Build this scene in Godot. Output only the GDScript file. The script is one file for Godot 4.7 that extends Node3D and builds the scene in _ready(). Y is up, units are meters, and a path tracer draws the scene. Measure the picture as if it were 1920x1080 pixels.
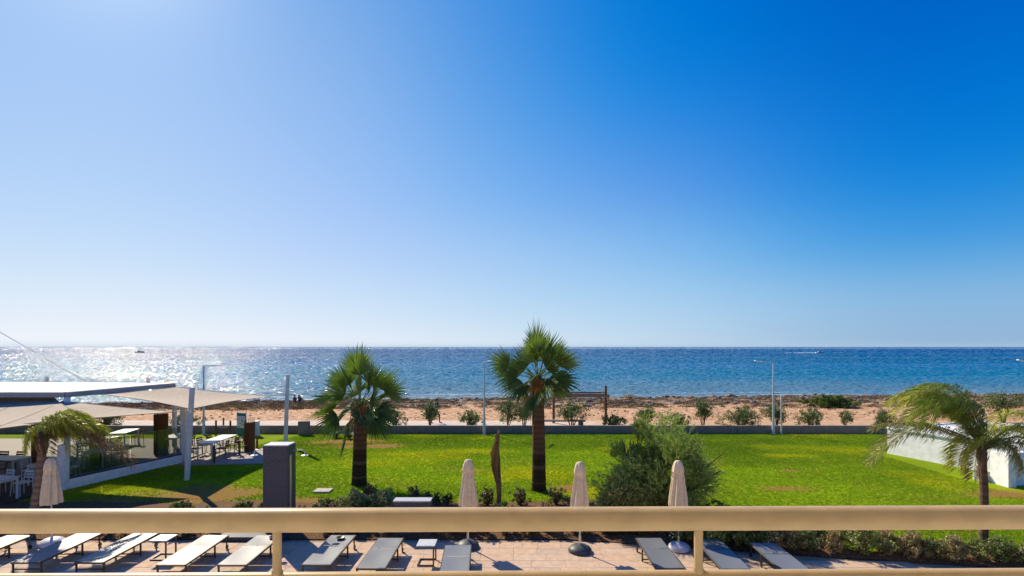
extends Node3D
# A first-floor balcony over a pool terrace, a lawn with palms, a promenade and the sea.
# Metres, y up. The camera stands at (0, EYE, 0) and looks along -z.

const EYE := 5.4
const SEA_Y := -1.6
const SUN_AZ := 38.5     # degrees to the left of the view
const SUN_EL := 37.0
const EXPOSURE := 1.35
const WAVE := .105        # wave height over wave length

var rng := RandomNumberGenerator.new()
var noise := FastNoiseLite.new()
var used := {}
var M := {}

# ------------------------------------------------------------------ mesh builder
class MB:
	var v := PackedVector3Array()
	var n := PackedVector3Array()
	var c := PackedColorArray()
	var ix := PackedInt32Array()
	var col := Color(1, 1, 1)
	func vert(p: Vector3, nn: Vector3) -> int:
		v.append(p); n.append(nn); c.append(col)
		return v.size() - 1
	func tri(a: Vector3, b: Vector3, d: Vector3) -> void:      # counter-clockwise seen from outside
		var nn := (b - a).cross(d - a).normalized()
		var i := vert(a, nn); vert(b, nn); vert(d, nn)
		ix.append_array([i, i + 2, i + 1])
	func quad(a: Vector3, b: Vector3, d: Vector3, e: Vector3) -> void:
		var nn := (d - a).cross(e - b).normalized()
		var i := vert(a, nn); vert(b, nn); vert(d, nn); vert(e, nn)
		ix.append_array([i, i + 2, i + 1, i, i + 3, i + 2])
	func box(at: Vector3, s: Vector3, b := Basis(), ch := 0.0) -> void:
		# a box of size s, chamfered by ch
		var h := s * 0.5
		if ch <= 0.0:
			var k := []
			for i in 8:
				k.append(at + b * Vector3(h.x if i & 1 else -h.x, h.y if i & 2 else -h.y, h.z if i & 4 else -h.z))
			quad(k[4], k[5], k[7], k[6]); quad(k[1], k[0], k[2], k[3])
			quad(k[5], k[1], k[3], k[7]); quad(k[0], k[4], k[6], k[2])
			quad(k[6], k[7], k[3], k[2]); quad(k[0], k[1], k[5], k[4])
			return
		var ax := [Vector3.RIGHT, Vector3.UP, Vector3.BACK]
		var corner := func(sx: int, sy: int, sz: int, face: int) -> Vector3:
			var p := Vector3(sx * h.x, sy * h.y, sz * h.z)
			if face != 0: p.x -= sx * ch
			if face != 1: p.y -= sy * ch
			if face != 2: p.z -= sz * ch
			return at + b * p
		for f in 3:
			for s1 in [-1, 1]:
				var q := []
				for t in [[-1, -1], [1, -1], [1, 1], [-1, 1]]:
					var sg := [0, 0, 0]
					sg[f] = s1; sg[(f + 1) % 3] = t[0]; sg[(f + 2) % 3] = t[1]
					q.append(corner.call(sg[0], sg[1], sg[2], f))
				if s1 > 0: quad(q[0], q[1], q[2], q[3])
				else: quad(q[3], q[2], q[1], q[0])
		for f in 3:   # edges between faces g and k, along f
			var g := (f + 1) % 3
			var k := (f + 2) % 3
			for s1 in [-1, 1]:
				for s2 in [-1, 1]:
					var q := []
					for e in [[-1, g], [1, g], [1, k], [-1, k]]:
						var sg := [0, 0, 0]
						sg[f] = e[0]; sg[g] = s1; sg[k] = s2
						q.append(corner.call(sg[0], sg[1], sg[2], e[1]))
					var out: Vector3 = b * (ax[g] * s1 + ax[k] * s2)
					if (q[2] - q[0]).cross(q[3] - q[1]).dot(out) > 0: quad(q[0], q[1], q[2], q[3])
					else: quad(q[3], q[2], q[1], q[0])
		for i in 8:
			var sx := 1 if i & 1 else -1
			var sy := 1 if i & 2 else -1
			var sz := 1 if i & 4 else -1
			var p: Vector3 = corner.call(sx, sy, sz, 0)
			var q2: Vector3 = corner.call(sx, sy, sz, 1)
			var r: Vector3 = corner.call(sx, sy, sz, 2)
			if (q2 - p).cross(r - p).dot(b * Vector3(sx, sy, sz)) > 0: tri(p, q2, r)
			else: tri(p, r, q2)
	func bar(a: Vector3, e: Vector3, w: float, h: float, ch := 0.0) -> void:
		var z := (e - a).normalized()
		var x := Vector3.UP.cross(z)
		if x.length() < 0.01: x = Vector3.RIGHT
		x = x.normalized()
		box((a + e) * 0.5, Vector3(w, h, (e - a).length()), Basis(x, z.cross(x), z), ch)
	func tube(pts: Array, rad: Array, sides := 8, capped := true, cols := []) -> void:
		var x := Vector3.ZERO
		var first := v.size()
		for i in pts.size():
			var t: Vector3 = (pts[mini(i + 1, pts.size() - 1)] - pts[maxi(i - 1, 0)]).normalized()
			if i == 0:
				x = t.cross(Vector3(0.31, 0.2, 0.93)).normalized()
			x = (x - t * x.dot(t)).normalized()
			var y := t.cross(x)
			if cols: col = cols[i]
			for k in sides:
				var a := TAU * k / sides
				var d := x * cos(a) + y * sin(a)
				vert(pts[i] + d * rad[i], d)
		for i in pts.size() - 1:
			for k in sides:
				var a := first + i * sides + k
				var b2 := first + i * sides + (k + 1) % sides
				ix.append_array([a, a + sides, b2, b2, a + sides, b2 + sides])
		if capped:
			for e in [0, pts.size() - 1]:
				var t2: Vector3 = (pts[1] - pts[0]).normalized() * -1.0 if e == 0 else (pts[e] - pts[e - 1]).normalized()
				var m := vert(pts[e], t2)
				for k in sides:
					var p: Vector3 = v[first + e * sides + k]
					vert(p, t2)
				for k in sides:
					var a := m + 1 + k
					var b3 := m + 1 + (k + 1) % sides
					if e == 0: ix.append_array([m, a, b3])
					else: ix.append_array([m, b3, a])
	func lathe(at: Vector3, prof: Array, sides := 16, pleat := 0.0, folds := 8, tw := 0.0) -> void:
		# prof: [radius, height] from bottom to top
		var first := v.size()
		for i in prof.size():
			var p0 = prof[maxi(i - 1, 0)]
			var p1 = prof[mini(i + 1, prof.size() - 1)]
			var d := Vector2(p1[0] - p0[0], p1[1] - p0[1])
			for k in sides:
				var a := TAU * k / sides
				var r: float = prof[i][0] * (1.0 + pleat * cos(folds * a + tw * prof[i][1]) * (1.0 + 0.4 * sin(a * 3.0 + 1.0)))
				var nn := Vector3(cos(a) * d.y, -d.x, sin(a) * d.y)
				if pleat > 0.0:
					var s: float = pleat * folds * sin(folds * a + tw * prof[i][1])
					nn += Vector3(-sin(a), 0, cos(a)) * s * d.y
				vert(at + Vector3(cos(a) * r, prof[i][1], sin(a) * r), nn.normalized())
		for i in prof.size() - 1:
			for k in sides:
				var a := first + i * sides + k
				var b := first + i * sides + (k + 1) % sides
				ix.append_array([a, b, a + sides, b, b + sides, a + sides])
	func grid(pts: Array, w: int, flip := false, cols := []) -> void:
		# smooth sheet through rows of w points
		var first := v.size()
		var h := pts.size() / w
		for j in h:
			for i in w:
				var dx: Vector3 = pts[j * w + mini(i + 1, w - 1)] - pts[j * w + maxi(i - 1, 0)]
				var dy: Vector3 = pts[mini(j + 1, h - 1) * w + i] - pts[maxi(j - 1, 0) * w + i]
				var nn := dx.cross(dy).normalized()
				if cols: col = cols[j * w + i]
				vert(pts[j * w + i], -nn if flip else nn)
		for j in h - 1:
			for i in w - 1:
				var a := first + j * w + i
				if flip: ix.append_array([a, a + 1, a + w, a + 1, a + w + 1, a + w])
				else: ix.append_array([a, a + w, a + 1, a + 1, a + w, a + w + 1])
	func mesh() -> ArrayMesh:
		var a := []
		a.resize(Mesh.ARRAY_MAX)
		a[Mesh.ARRAY_VERTEX] = v
		a[Mesh.ARRAY_NORMAL] = n
		a[Mesh.ARRAY_COLOR] = c
		a[Mesh.ARRAY_INDEX] = ix
		var m := ArrayMesh.new()
		m.add_surface_from_arrays(Mesh.PRIMITIVE_TRIANGLES, a)
		return m

# ------------------------------------------------------------------ scene helpers
func numbered(called: String) -> String:
	if not used.has(called):
		used[called] = 0
		return called
	used[called] += 1
	return "%s_%03d" % [called, used[called]]

func tag(o: Node, label: String, category: String, group := "") -> Node:
	o.set_meta("label", label); o.set_meta("category", category)
	if group: o.set_meta("group", group)
	return o

func thing(called: String, label: String, category: String, at := Vector3.ZERO, turn := 0.0, group := "") -> Node3D:
	var o := Node3D.new()
	o.name = numbered(called)
	add_child(o)
	o.position = at; o.rotation.y = turn
	tag(o, label, category, group)
	return o

func put(mb, called: String, m: Material, parent: Node = null) -> MeshInstance3D:
	var o := MeshInstance3D.new()
	o.mesh = mb.mesh() if mb is MB else mb
	o.material_override = m
	if parent == null:
		o.name = numbered(called)
		add_child(o)
	else:
		o.name = called
		var k := 0
		while parent.has_node(NodePath(o.name)):
			k += 1
			o.name = "%s_%03d" % [called, k]
		parent.add_child(o, true)
	return o

func structure(mb, called: String, m: Material) -> MeshInstance3D:
	var o := put(mb, called, m)
	o.set_meta("kind", "structure")
	return o

func copy(o: Node3D, called: String, label: String, at: Vector3, turn := 0.0, size := 1.0, group := "") -> Node3D:
	var r: Node3D = o.duplicate()
	r.name = numbered(called)
	add_child(r)
	r.position = at; r.rotation = Vector3(0, turn, 0); r.scale = Vector3.ONE * size
	r.set_meta("label", label)
	if group: r.set_meta("group", group)
	return r

func bez(a: Vector3, b: Vector3, c: Vector3, d: Vector3, t: float) -> Vector3:
	return a.bezier_interpolate(b, c, d, t)

# a point at a bearing (photo columns, 1000 per unit slope) and depth, at a height
func spot(px: float, depth: float, y := 0.0) -> Vector3:
	return Vector3((px - 960.0) * depth / 1000.0, y, -depth)
func seen(px: float, py: float, depth: float) -> Vector3:
	return Vector3((px - 960.0) * depth / 1000.0, EYE - (py - 650.0) * depth / 1000.0, -depth)

func rnd(a: float, b: float) -> float:
	return rng.randf_range(a, b)
func rdir() -> Vector3:
	var z := rnd(-1, 1)
	var a := rnd(0, TAU)
	var s := sqrt(1.0 - z * z)
	return Vector3(s * cos(a), z, s * sin(a))
func L(r: float, g: float, b: float) -> Color:
	return Color(r, g, b)
func mixc(a: Color, b: Color, t: float) -> Color:
	return a.lerp(b, clampf(t, 0, 1))

# ------------------------------------------------------------------ textures and materials
func noise_img(sd: int, freq: float, size: int, octaves := 4, kind := FastNoiseLite.TYPE_SIMPLEX_SMOOTH) -> Image:
	var f := FastNoiseLite.new()
	f.noise_type = kind
	f.seed = sd; f.frequency = freq
	f.fractal_octaves = octaves
	return f.get_seamless_image(size, size)

func ramp_tex(im: Image, stops: Array) -> ImageTexture:
	# stops: [position, linear colour]
	var w := im.get_width()
	var out := Image.create(w, w, false, Image.FORMAT_RGB8)
	var lut := []
	for k in 256:
		var t := k / 255.0
		var c: Color = stops[0][1]
		for i in stops.size() - 1:
			if t >= stops[i][0]:
				c = stops[i][1].lerp(stops[i + 1][1], clampf((t - stops[i][0]) / maxf(stops[i + 1][0] - stops[i][0], 1e-4), 0, 1))
		lut.append(c.linear_to_srgb())
	for y in w:
		for x in w:
			out.set_pixel(x, y, lut[int(im.get_pixel(x, y).r * 255.0)])
	return ImageTexture.create_from_image(out)

func mat(called: String, c: Color, rough := 0.7, spec := 0.4, metal := 0.0) -> StandardMaterial3D:
	var m := StandardMaterial3D.new()
	m.resource_name = called
	m.albedo_color = c.linear_to_srgb()
	m.roughness = rough
	m.metallic_specular = spec
	m.metallic = metal
	M[called] = m
	return m

func textured(m: StandardMaterial3D, tex: Texture2D, tile: float, bump: Texture2D = null, relief := 0.0, world := true) -> StandardMaterial3D:
	m.albedo_texture = tex
	m.uv1_triplanar = true
	m.uv1_world_triplanar = world
	m.uv1_scale = Vector3.ONE / tile
	if bump:
		m.heightmap_enabled = true
		m.heightmap_texture = bump
		m.heightmap_scale = relief
	return m

func leafy(called: String, through: Color, rough := 0.55) -> StandardMaterial3D:
	var m := mat(called, Color.WHITE, rough, 0.35)
	m.vertex_color_use_as_albedo = true
	m.cull_mode = BaseMaterial3D.CULL_DISABLED
	m.backlight_enabled = true
	m.backlight = through.linear_to_srgb()
	return m

func make_materials() -> void:
	var fine := noise_img(3, 0.03, 512, 5)
	var cells := noise_img(11, 0.1, 512, 2)
	var coarse := noise_img(5, 0.012, 512, 4)
	var T := ImageTexture.create_from_image(fine)
	var TC := ImageTexture.create_from_image(coarse)
	var mott := ramp_tex(fine, [[0.2, L(.62, .62, .62)], [0.5, L(.9, .9, .9)], [0.8, L(1, 1, 1)]])
	var soft := ramp_tex(coarse, [[0.2, L(.84, .84, .84)], [0.75, L(1, 1, 1)]])
	textured(mat("rail_paint", L(.5, .36, .185), .34, .5), soft, .9)
	textured(mat("white_paint", L(.82, .82, .82), .55, .4), soft, 1.7)
	textured(mat("render_white", L(.86, .86, .87), .8, .3), soft, 2.3, T, .4)
	textured(mat("facade", L(.82, .79, .74), .85, .3), soft, 2.3)
	textured(mat("post_grey", L(.62, .63, .66), .45, .5), soft, 1.3)
	textured(mat("steel", L(.6, .61, .62), .3, .5, .8), soft, .7)
	textured(mat("lamp_grey", L(.6, .64, .66), .45, .5), soft, .7)
	textured(mat("dark_metal", L(.045, .038, .034), .45, .5), mott, .5)
	textured(mat("sling", L(.19, .205, .225), .43, .57), ramp_tex(noise_img(8, .12, 256, 3), [[.2, L(.72, .72, .72)], [.8, L(1, 1, 1)]]), .3, T, .08)
	textured(mat("table_white", L(.58, .6, .61), .4, .5), soft, .9)
	textured(mat("canvas", L(.84, .69, .47), .85, .25), soft, .9, T, .1)
	M.canvas.backlight_enabled = true; M.canvas.backlight = L(.16, .14, .11).linear_to_srgb()
	textured(mat("sail", L(.5, .415, .325), .8, .25), soft, 1.9, T, .1)
	M.sail.backlight_enabled = true; M.sail.backlight = L(.2, .17, .14).linear_to_srgb(); M.sail.cull_mode = BaseMaterial3D.CULL_DISABLED
	textured(mat("awning", L(.84, .82, .8), .8, .25), soft, 2.1)
	textured(mat("awning_frame", L(.33, .32, .34), .5, .5), soft, 1.1)
	textured(mat("concrete", L(.26, .21, .175), .88, .25), soft, 2.7, T, .3)
	textured(mat("concrete_light", L(.56, .5, .44), .85, .3), mott, 3.1, T, .5)
	textured(mat("path", L(.64, .53, .45), .9, .2), soft, 4.3, T, .6)
	M.path.vertex_color_use_as_albedo = true
	var speck := ramp_tex(cells, [[0.0, L(.012, .016, .03)], [.38, L(.02, .026, .045)], [.56, L(.04, .048, .075)], [.7, L(.09, .1, .135)], [.88, L(.22, .24, .29)]])
	textured(mat("granite", Color.WHITE, .4, .4), speck, 1.45)
	textured(mat("granite_top", L(.55, .56, .58), .4, .5), mott, .6)
	textured(mat("dirt", Color.WHITE, .95, .2), ramp_tex(noise_img(21, .02, 512, 6), [[.15, L(.3, .165, .09)], [.42, L(.46, .265, .145)], [.62, L(.55, .345, .205)], [.85, L(.68, .5, .35)]]), 7.3, T, 5.0)
	M.dirt.vertex_color_use_as_albedo = true
	textured(mat("soil", Color.WHITE, .95, .2), ramp_tex(noise_img(23, .05, 512, 5), [[.2, L(.06, .032, .018)], [.5, L(.17, .09, .045)], [.8, L(.3, .18, .1)]]), 1.3, T, 3.0)
	textured(mat("turf", Color.WHITE, .95, .15), ramp_tex(noise_img(24, .06, 512, 5), [[.2, L(.55, .6, .5)], [.8, L(1, 1, 1)]]), .9, T, 3.0)
	M.turf.vertex_color_use_as_albedo = true
	leafy("grass", L(.5, .62, .2), .7)
	for k in 5:
		var tone := [1.0, .96, 1.03, .98, .93][k] as float
		var warm := [1.0, 1.02, .98, 1.03, .96][k] as float
		textured(mat("paver_%d" % k, L(.6 * tone * warm, .43 * tone, .31 * tone / warm), .8, .3), soft, 1.1 + .17 * k, T, .2)
	textured(mat("paving_joint", L(.46, .32, .22), .9, .2), mott, .8)
	textured(mat("timber", L(.2, .105, .05), .8, .3), mott, .5, T, .5)
	textured(mat("timber_grey", L(.3, .2, .13), .85, .3), mott, .5, T, .4)
	textured(mat("wicker", L(.2, .09, .03), .8, .3), ramp_tex(noise_img(31, .14, 256, 3), [[.2, L(.4, .4, .4)], [.75, L(1, 1, 1)]]), .35, T, 1.2)
	textured(mat("deck_dark", L(.06, .042, .036), .7, .4), mott, 1.3)
	textured(mat("deck_pale", L(.42, .36, .32), .8, .3), mott, 1.3)
	textured(mat("fascia_dark", L(.05, .045, .07), .35, .5), soft, 1.0)
	mat("teal", L(.01, .17, .2), .4, .5)
	mat("sign_white", L(.75, .77, .77), .4, .5)
	mat("ink", L(.03, .1, .13), .5, .4)
	mat("rope", L(.6, .52, .42), .9, .2)
	mat("black", L(.02, .022, .028), .4, .5)
	textured(mat("base_grey", L(.065, .075, .085), .5, .4), mott, .4)
	textured(mat("base_white", L(.7, .7, .72), .5, .4), mott, .4)
	var glass := mat("glass", Color(.1, .2, .13), .04, .5)
	glass.albedo_color = Color(.2, .34, .2, .34)
	glass.transparency = BaseMaterial3D.TRANSPARENCY_ALPHA
	textured(mat("bark", Color.WHITE, .9, .2), ramp_tex(noise_img(41, .07, 256, 4), [[.2, L(.4, .38, .36)], [.7, L(1, 1, 1)]]), .35, T, 1.5)
	M.bark.vertex_color_use_as_albedo = true
	leafy("frond", L(.4, .5, .18), .36)
	leafy("foliage", L(.3, .4, .12), .6)
	leafy("dry", L(.3, .22, .12), .8)
	var plain := mat("plain", Color.WHITE, .8, .3)
	plain.vertex_color_use_as_albedo = true
	textured(mat("rock", Color.WHITE, .95, .2), mott, .9, T, 4.0)
	M.rock.vertex_color_use_as_albedo = true
	mat("foam", L(.8, .84, .86), .8, .3)
	# the sea: relief of wind waves, coarse and fine together
	var wa := noise_img(51, .02, 1024, 4)
	var nm: Image = wa.duplicate()
	nm.convert(Image.FORMAT_RGBA8)
	nm.bump_map_to_normal_map(16.0)
	var sea := mat("sea", Color.WHITE, .08, .215)
	sea.vertex_color_use_as_albedo = true
	sea.normal_enabled = true
	sea.normal_texture = ImageTexture.create_from_image(nm)
	sea.normal_scale = .6
	sea.uv1_triplanar = true; sea.uv1_world_triplanar = true
	sea.uv1_scale = Vector3(1.0 / 46.0, 1.0 / 46.0, 1.0 / 27.0)

# ------------------------------------------------------------------ camera, sky, sun
func sun_dir() -> Vector3:
	var a := deg_to_rad(SUN_AZ)
	var e := deg_to_rad(SUN_EL)
	return Vector3(-sin(a) * cos(e), sin(e), -cos(a) * cos(e))

func through(at: Array, val: Array, x: float) -> Vector3:      # a smooth curve through values
	var k := 0
	while k < at.size() - 2 and x > at[k + 1]: k += 1
	var h: float = at[k + 1] - at[k]
	var t := clampf((x - at[k]) / h, 0, 1)
	var m0: Vector3 = (val[k + 1] - val[k]) / h
	var m1 := m0
	m0 = Vector3.ZERO if k == 0 and at[-1] > 100.0 else (m0 if k == 0 else (val[k + 1] - val[k - 1]) / (at[k + 1] - at[k - 1]))
	m1 = m1 if k == at.size() - 2 else (val[k + 2] - val[k]) / (at[k + 2] - at[k])
	if k == at.size() - 2: m1 = Vector3.ZERO
	var t2 := t * t
	var t3 := t2 * t
	return val[k] * (2 * t3 - 3 * t2 + 1) + m0 * h * (t3 - 2 * t2 + t) + val[k + 1] * (3 * t2 - 2 * t3) + m1 * h * (t3 - t2)

func make_light() -> void:
	var cam := Camera3D.new()
	cam.name = "camera"
	cam.projection = Camera3D.PROJECTION_FRUSTUM
	cam.near = 0.1
	cam.far = 40000.0
	cam.size = 0.108                              # 1.08 high at distance 1
	cam.frustum_offset = Vector2(0, 0.011)        # the lens is shifted up, so uprights stay upright
	cam.position = Vector3(0, EYE, 0)
	add_child(cam)
	cam.current = true

	# the clear sky by elevation (rows) and bearing from the sun (columns), in display values
	var bearing := [0.0, 21.0, 38.5, 56.0, 78.0, 180.0]
	var height := [0.0, 4.5, 10.0, 17.0, 30.0, 50.0, 90.0]
	var tone := [
		[[243, 246, 252], [232, 239, 249], [215, 230, 243], [192, 214, 234], [152, 184, 215], [148, 180, 212]],
		[[219, 234, 250], [206, 227, 249], [187, 217, 244], [166, 205, 238], [132, 182, 224], [126, 178, 223]],
		[[192, 219, 250], [180, 209, 249], [158, 199, 243], [126, 183, 236], [64, 152, 223], [52, 146, 221]],
		[[174, 206, 247], [156, 194, 245], [118, 175, 238], [80, 151, 229], [10, 124, 214], [0, 118, 211]],
		[[152, 192, 243], [126, 174, 234], [70, 147, 226], [4, 121, 214], [0, 96, 194], [0, 94, 192]],
		[[90, 155, 232], [72, 143, 226], [34, 120, 213], [0, 100, 198], [0, 84, 178], [0, 82, 176]],
		[[15, 92, 188], [15, 92, 188], [15, 92, 188], [15, 92, 188], [15, 92, 188], [15, 92, 188]]]
	var W := 512
	var H := 256
	var im := Image.create(W, H, false, Image.FORMAT_RGBF)
	var sd := sun_dir()
	for j in H:
		var e := (0.5 - (j + 0.5) / H) * PI
		var ed := maxf(rad_to_deg(e), 0.0)
		var cols := []
		for b in 6:
			var line := []
			for h in 7: line.append(Vector3(tone[h][b][0], tone[h][b][1], tone[h][b][2]))
			cols.append(through(height, line, ed))
		for i in W:
			var a := ((i + 0.5) / W) * TAU      # column 0 looks along -z, a quarter further along +x
			var d := Vector3(sin(a) * cos(e), sin(e), -cos(a) * cos(e))
			var from_sun := absf(wrapf(rad_to_deg(a) + SUN_AZ, -180.0, 180.0))
			var v := through(bearing, cols, from_sun) / 255.0
			var c := Color(clampf(v.x, 0, 1), clampf(v.y, 0, 1), clampf(v.z, 0, 1)).srgb_to_linear()
			var g := rad_to_deg(acos(clampf(d.dot(sd), -1, 1)))
			c = (c + Color(1, .85, .5) * (.6 * exp(-pow(g / 7.5, 2.0)))) * (1.0 / EXPOSURE)
			im.set_pixel(i, j, c)
	var sky_m := PanoramaSkyMaterial.new()
	sky_m.panorama = ImageTexture.create_from_image(im)
	var sky := Sky.new()
	sky.sky_material = sky_m
	var env := Environment.new()
	env.background_mode = Environment.BG_SKY
	env.sky = sky
	env.background_energy_multiplier = 1.0
	env.tonemap_mode = Environment.TONE_MAPPER_LINEAR
	env.tonemap_exposure = EXPOSURE
	env.sdfgi_enabled = true; env.ssao_enabled = true; env.ssil_enabled = true
	var we := WorldEnvironment.new()
	we.name = "environment"
	we.environment = env
	add_child(we)

	var sun := DirectionalLight3D.new()
	sun.name = "sun"
	sun.light_energy = 1.6
	sun.light_color = Color(1.0, .94, .82)
	sun.light_angular_distance = 0.5
	sun.shadow_enabled = true
	add_child(sun)
	sun.look_at_from_position(sd * 50.0, Vector3.ZERO, Vector3.UP)

# ------------------------------------------------------------------ terrain
func shore(x: float) -> float:
	var d := 71.5 + .07 * x + (0.1 * x if x < 0 else 0.0)
	d = maxf(d, 56.0)
	return d + 1.6 * noise.get_noise_2d(x * 3.1, 40.0) + .8 * noise.get_noise_2d(x * 11.0, 7.0)

func land_y(x: float, d: float) -> float:
	if d < 39.5: return -0.03
	var t := (d - 39.5) / (shore(x) - 39.5)
	var y := -0.03 - 1.57 * pow(t, 1.5)
	var r := smoothstep(.25, .8, t)
	y += r * (.35 * noise.get_noise_2d(x * 9.0, d * 14.0) + .22 * noise.get_noise_2d(x * 31.0, d * 40.0)) * (1.0 - smoothstep(1.0, 1.15, t))
	y += .05 * noise.get_noise_2d(x * 12.0, d * 20.0) * smoothstep(39.5, 41.5, d)
	return y

func lawn_y(x: float, d: float) -> float:
	return .06 * noise.get_noise_2d(x * 2.2, d * 3.0) * smoothstep(16.0, 21.0, d) * (1.0 - smoothstep(30.0, 33.0, d)) + .012

func bed_front(x: float) -> float:    # where paving ends and planting begins, as a depth
	if x < 1.5: return 14.9
	if x < 4.5: return lerpf(14.9, 14.35, (x - 1.5) / 3.0)
	if x < 8.0: return lerpf(14.35, 13.65, (x - 4.5) / 3.5)
	return lerpf(13.65, 12.9, clampf((x - 8.0) / 4.5, 0, 1))

func bed_back(x: float) -> float:
	var b := 18.5
	if x > 5.0: b = lerpf(18.5, 14.15, smoothstep(5.0, 9.5, x))
	return b + .5 * noise.get_noise_2d(x * 22.0, 3.0)

func blob(x: float, d: float, cx: float, cd: float, rx: float, rd: float) -> float:
	var q := Vector2((x - cx) / rx, (d - cd) / rd).length()
	q += .55 * noise.get_noise_2d(x * 26.0, d * 26.0)
	return clampf(1.5 - q * 1.3, 0, 1)

func turf_state(x: float, d: float) -> Vector2:      # (yellowing, dryness): worn patches of the turf
	var yel := 0.0
	var dry := 0.0
	for b in [[.6, 22.6, 2.3, 1.6], [7.2, 24.6, 2.4, .9], [2.8, 19.6, 1.6, 1.3], [-2.3, 27.4, 2.2, .8], [-5.2, 26.6, 2.5, .7], [13.6, 26.5, 1.6, .5], [4.6, 18.8, .9, .6], [5.5, 21.5, 1.2, .7]]:
		yel = maxf(yel, .8 * blob(x, d, b[0], b[1], b[2], b[3]))
	for b in [[-11.4, 19.4, 3.0, 1.5], [-13.5, 18.3, 2.2, 1.2], [-9.5, 30.2, 2.6, 1.0], [-7.5, 28.8, 2.4, .8], [12.1, 23.2, .55, .32], [2.3, 20.3, .7, .5], [-7.4, 18.6, 1.0, .5], [14.3, 17.6, 1.3, .5], [18.0, 19.6, 1.6, .7], [10.5, 20.3, 1.2, .4], [-1.5, 23.2, .8, .3]]:
		dry = maxf(dry, blob(x, d, b[0], b[1], b[2], b[3]))
	yel = maxf(yel, .55 * smoothstep(.15, .55, noise.get_noise_2d(x * 5.0 + 90.0, d * 9.0)))
	dry = maxf(dry, .2 * smoothstep(.3, .6, noise.get_noise_2d(x * 16.0 - 50.0, d * 25.0)))
	return Vector2(yel, dry)

func turf_color(x: float, d: float) -> Color:
	var s := turf_state(x, d)
	var k := .5 + .45 * noise.get_noise_2d(x * 8.0, d * 14.0 + 300.0) + .75 * noise.get_noise_2d(x * 1.7 + 40.0, d * 4.0 - 80.0)
	var c := mixc(L(.19, .29, .012), L(.37, .5, .016), k)
	c = mixc(c, L(.62, .58, .012), s.x)
	return mixc(c, L(.4, .225, .07), s.y)

func lin(a: float, b: float, nn: int) -> Array:
	var r := []
	for i in nn: r.append(lerpf(a, b, float(i) / (nn - 1)))
	return r

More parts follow.
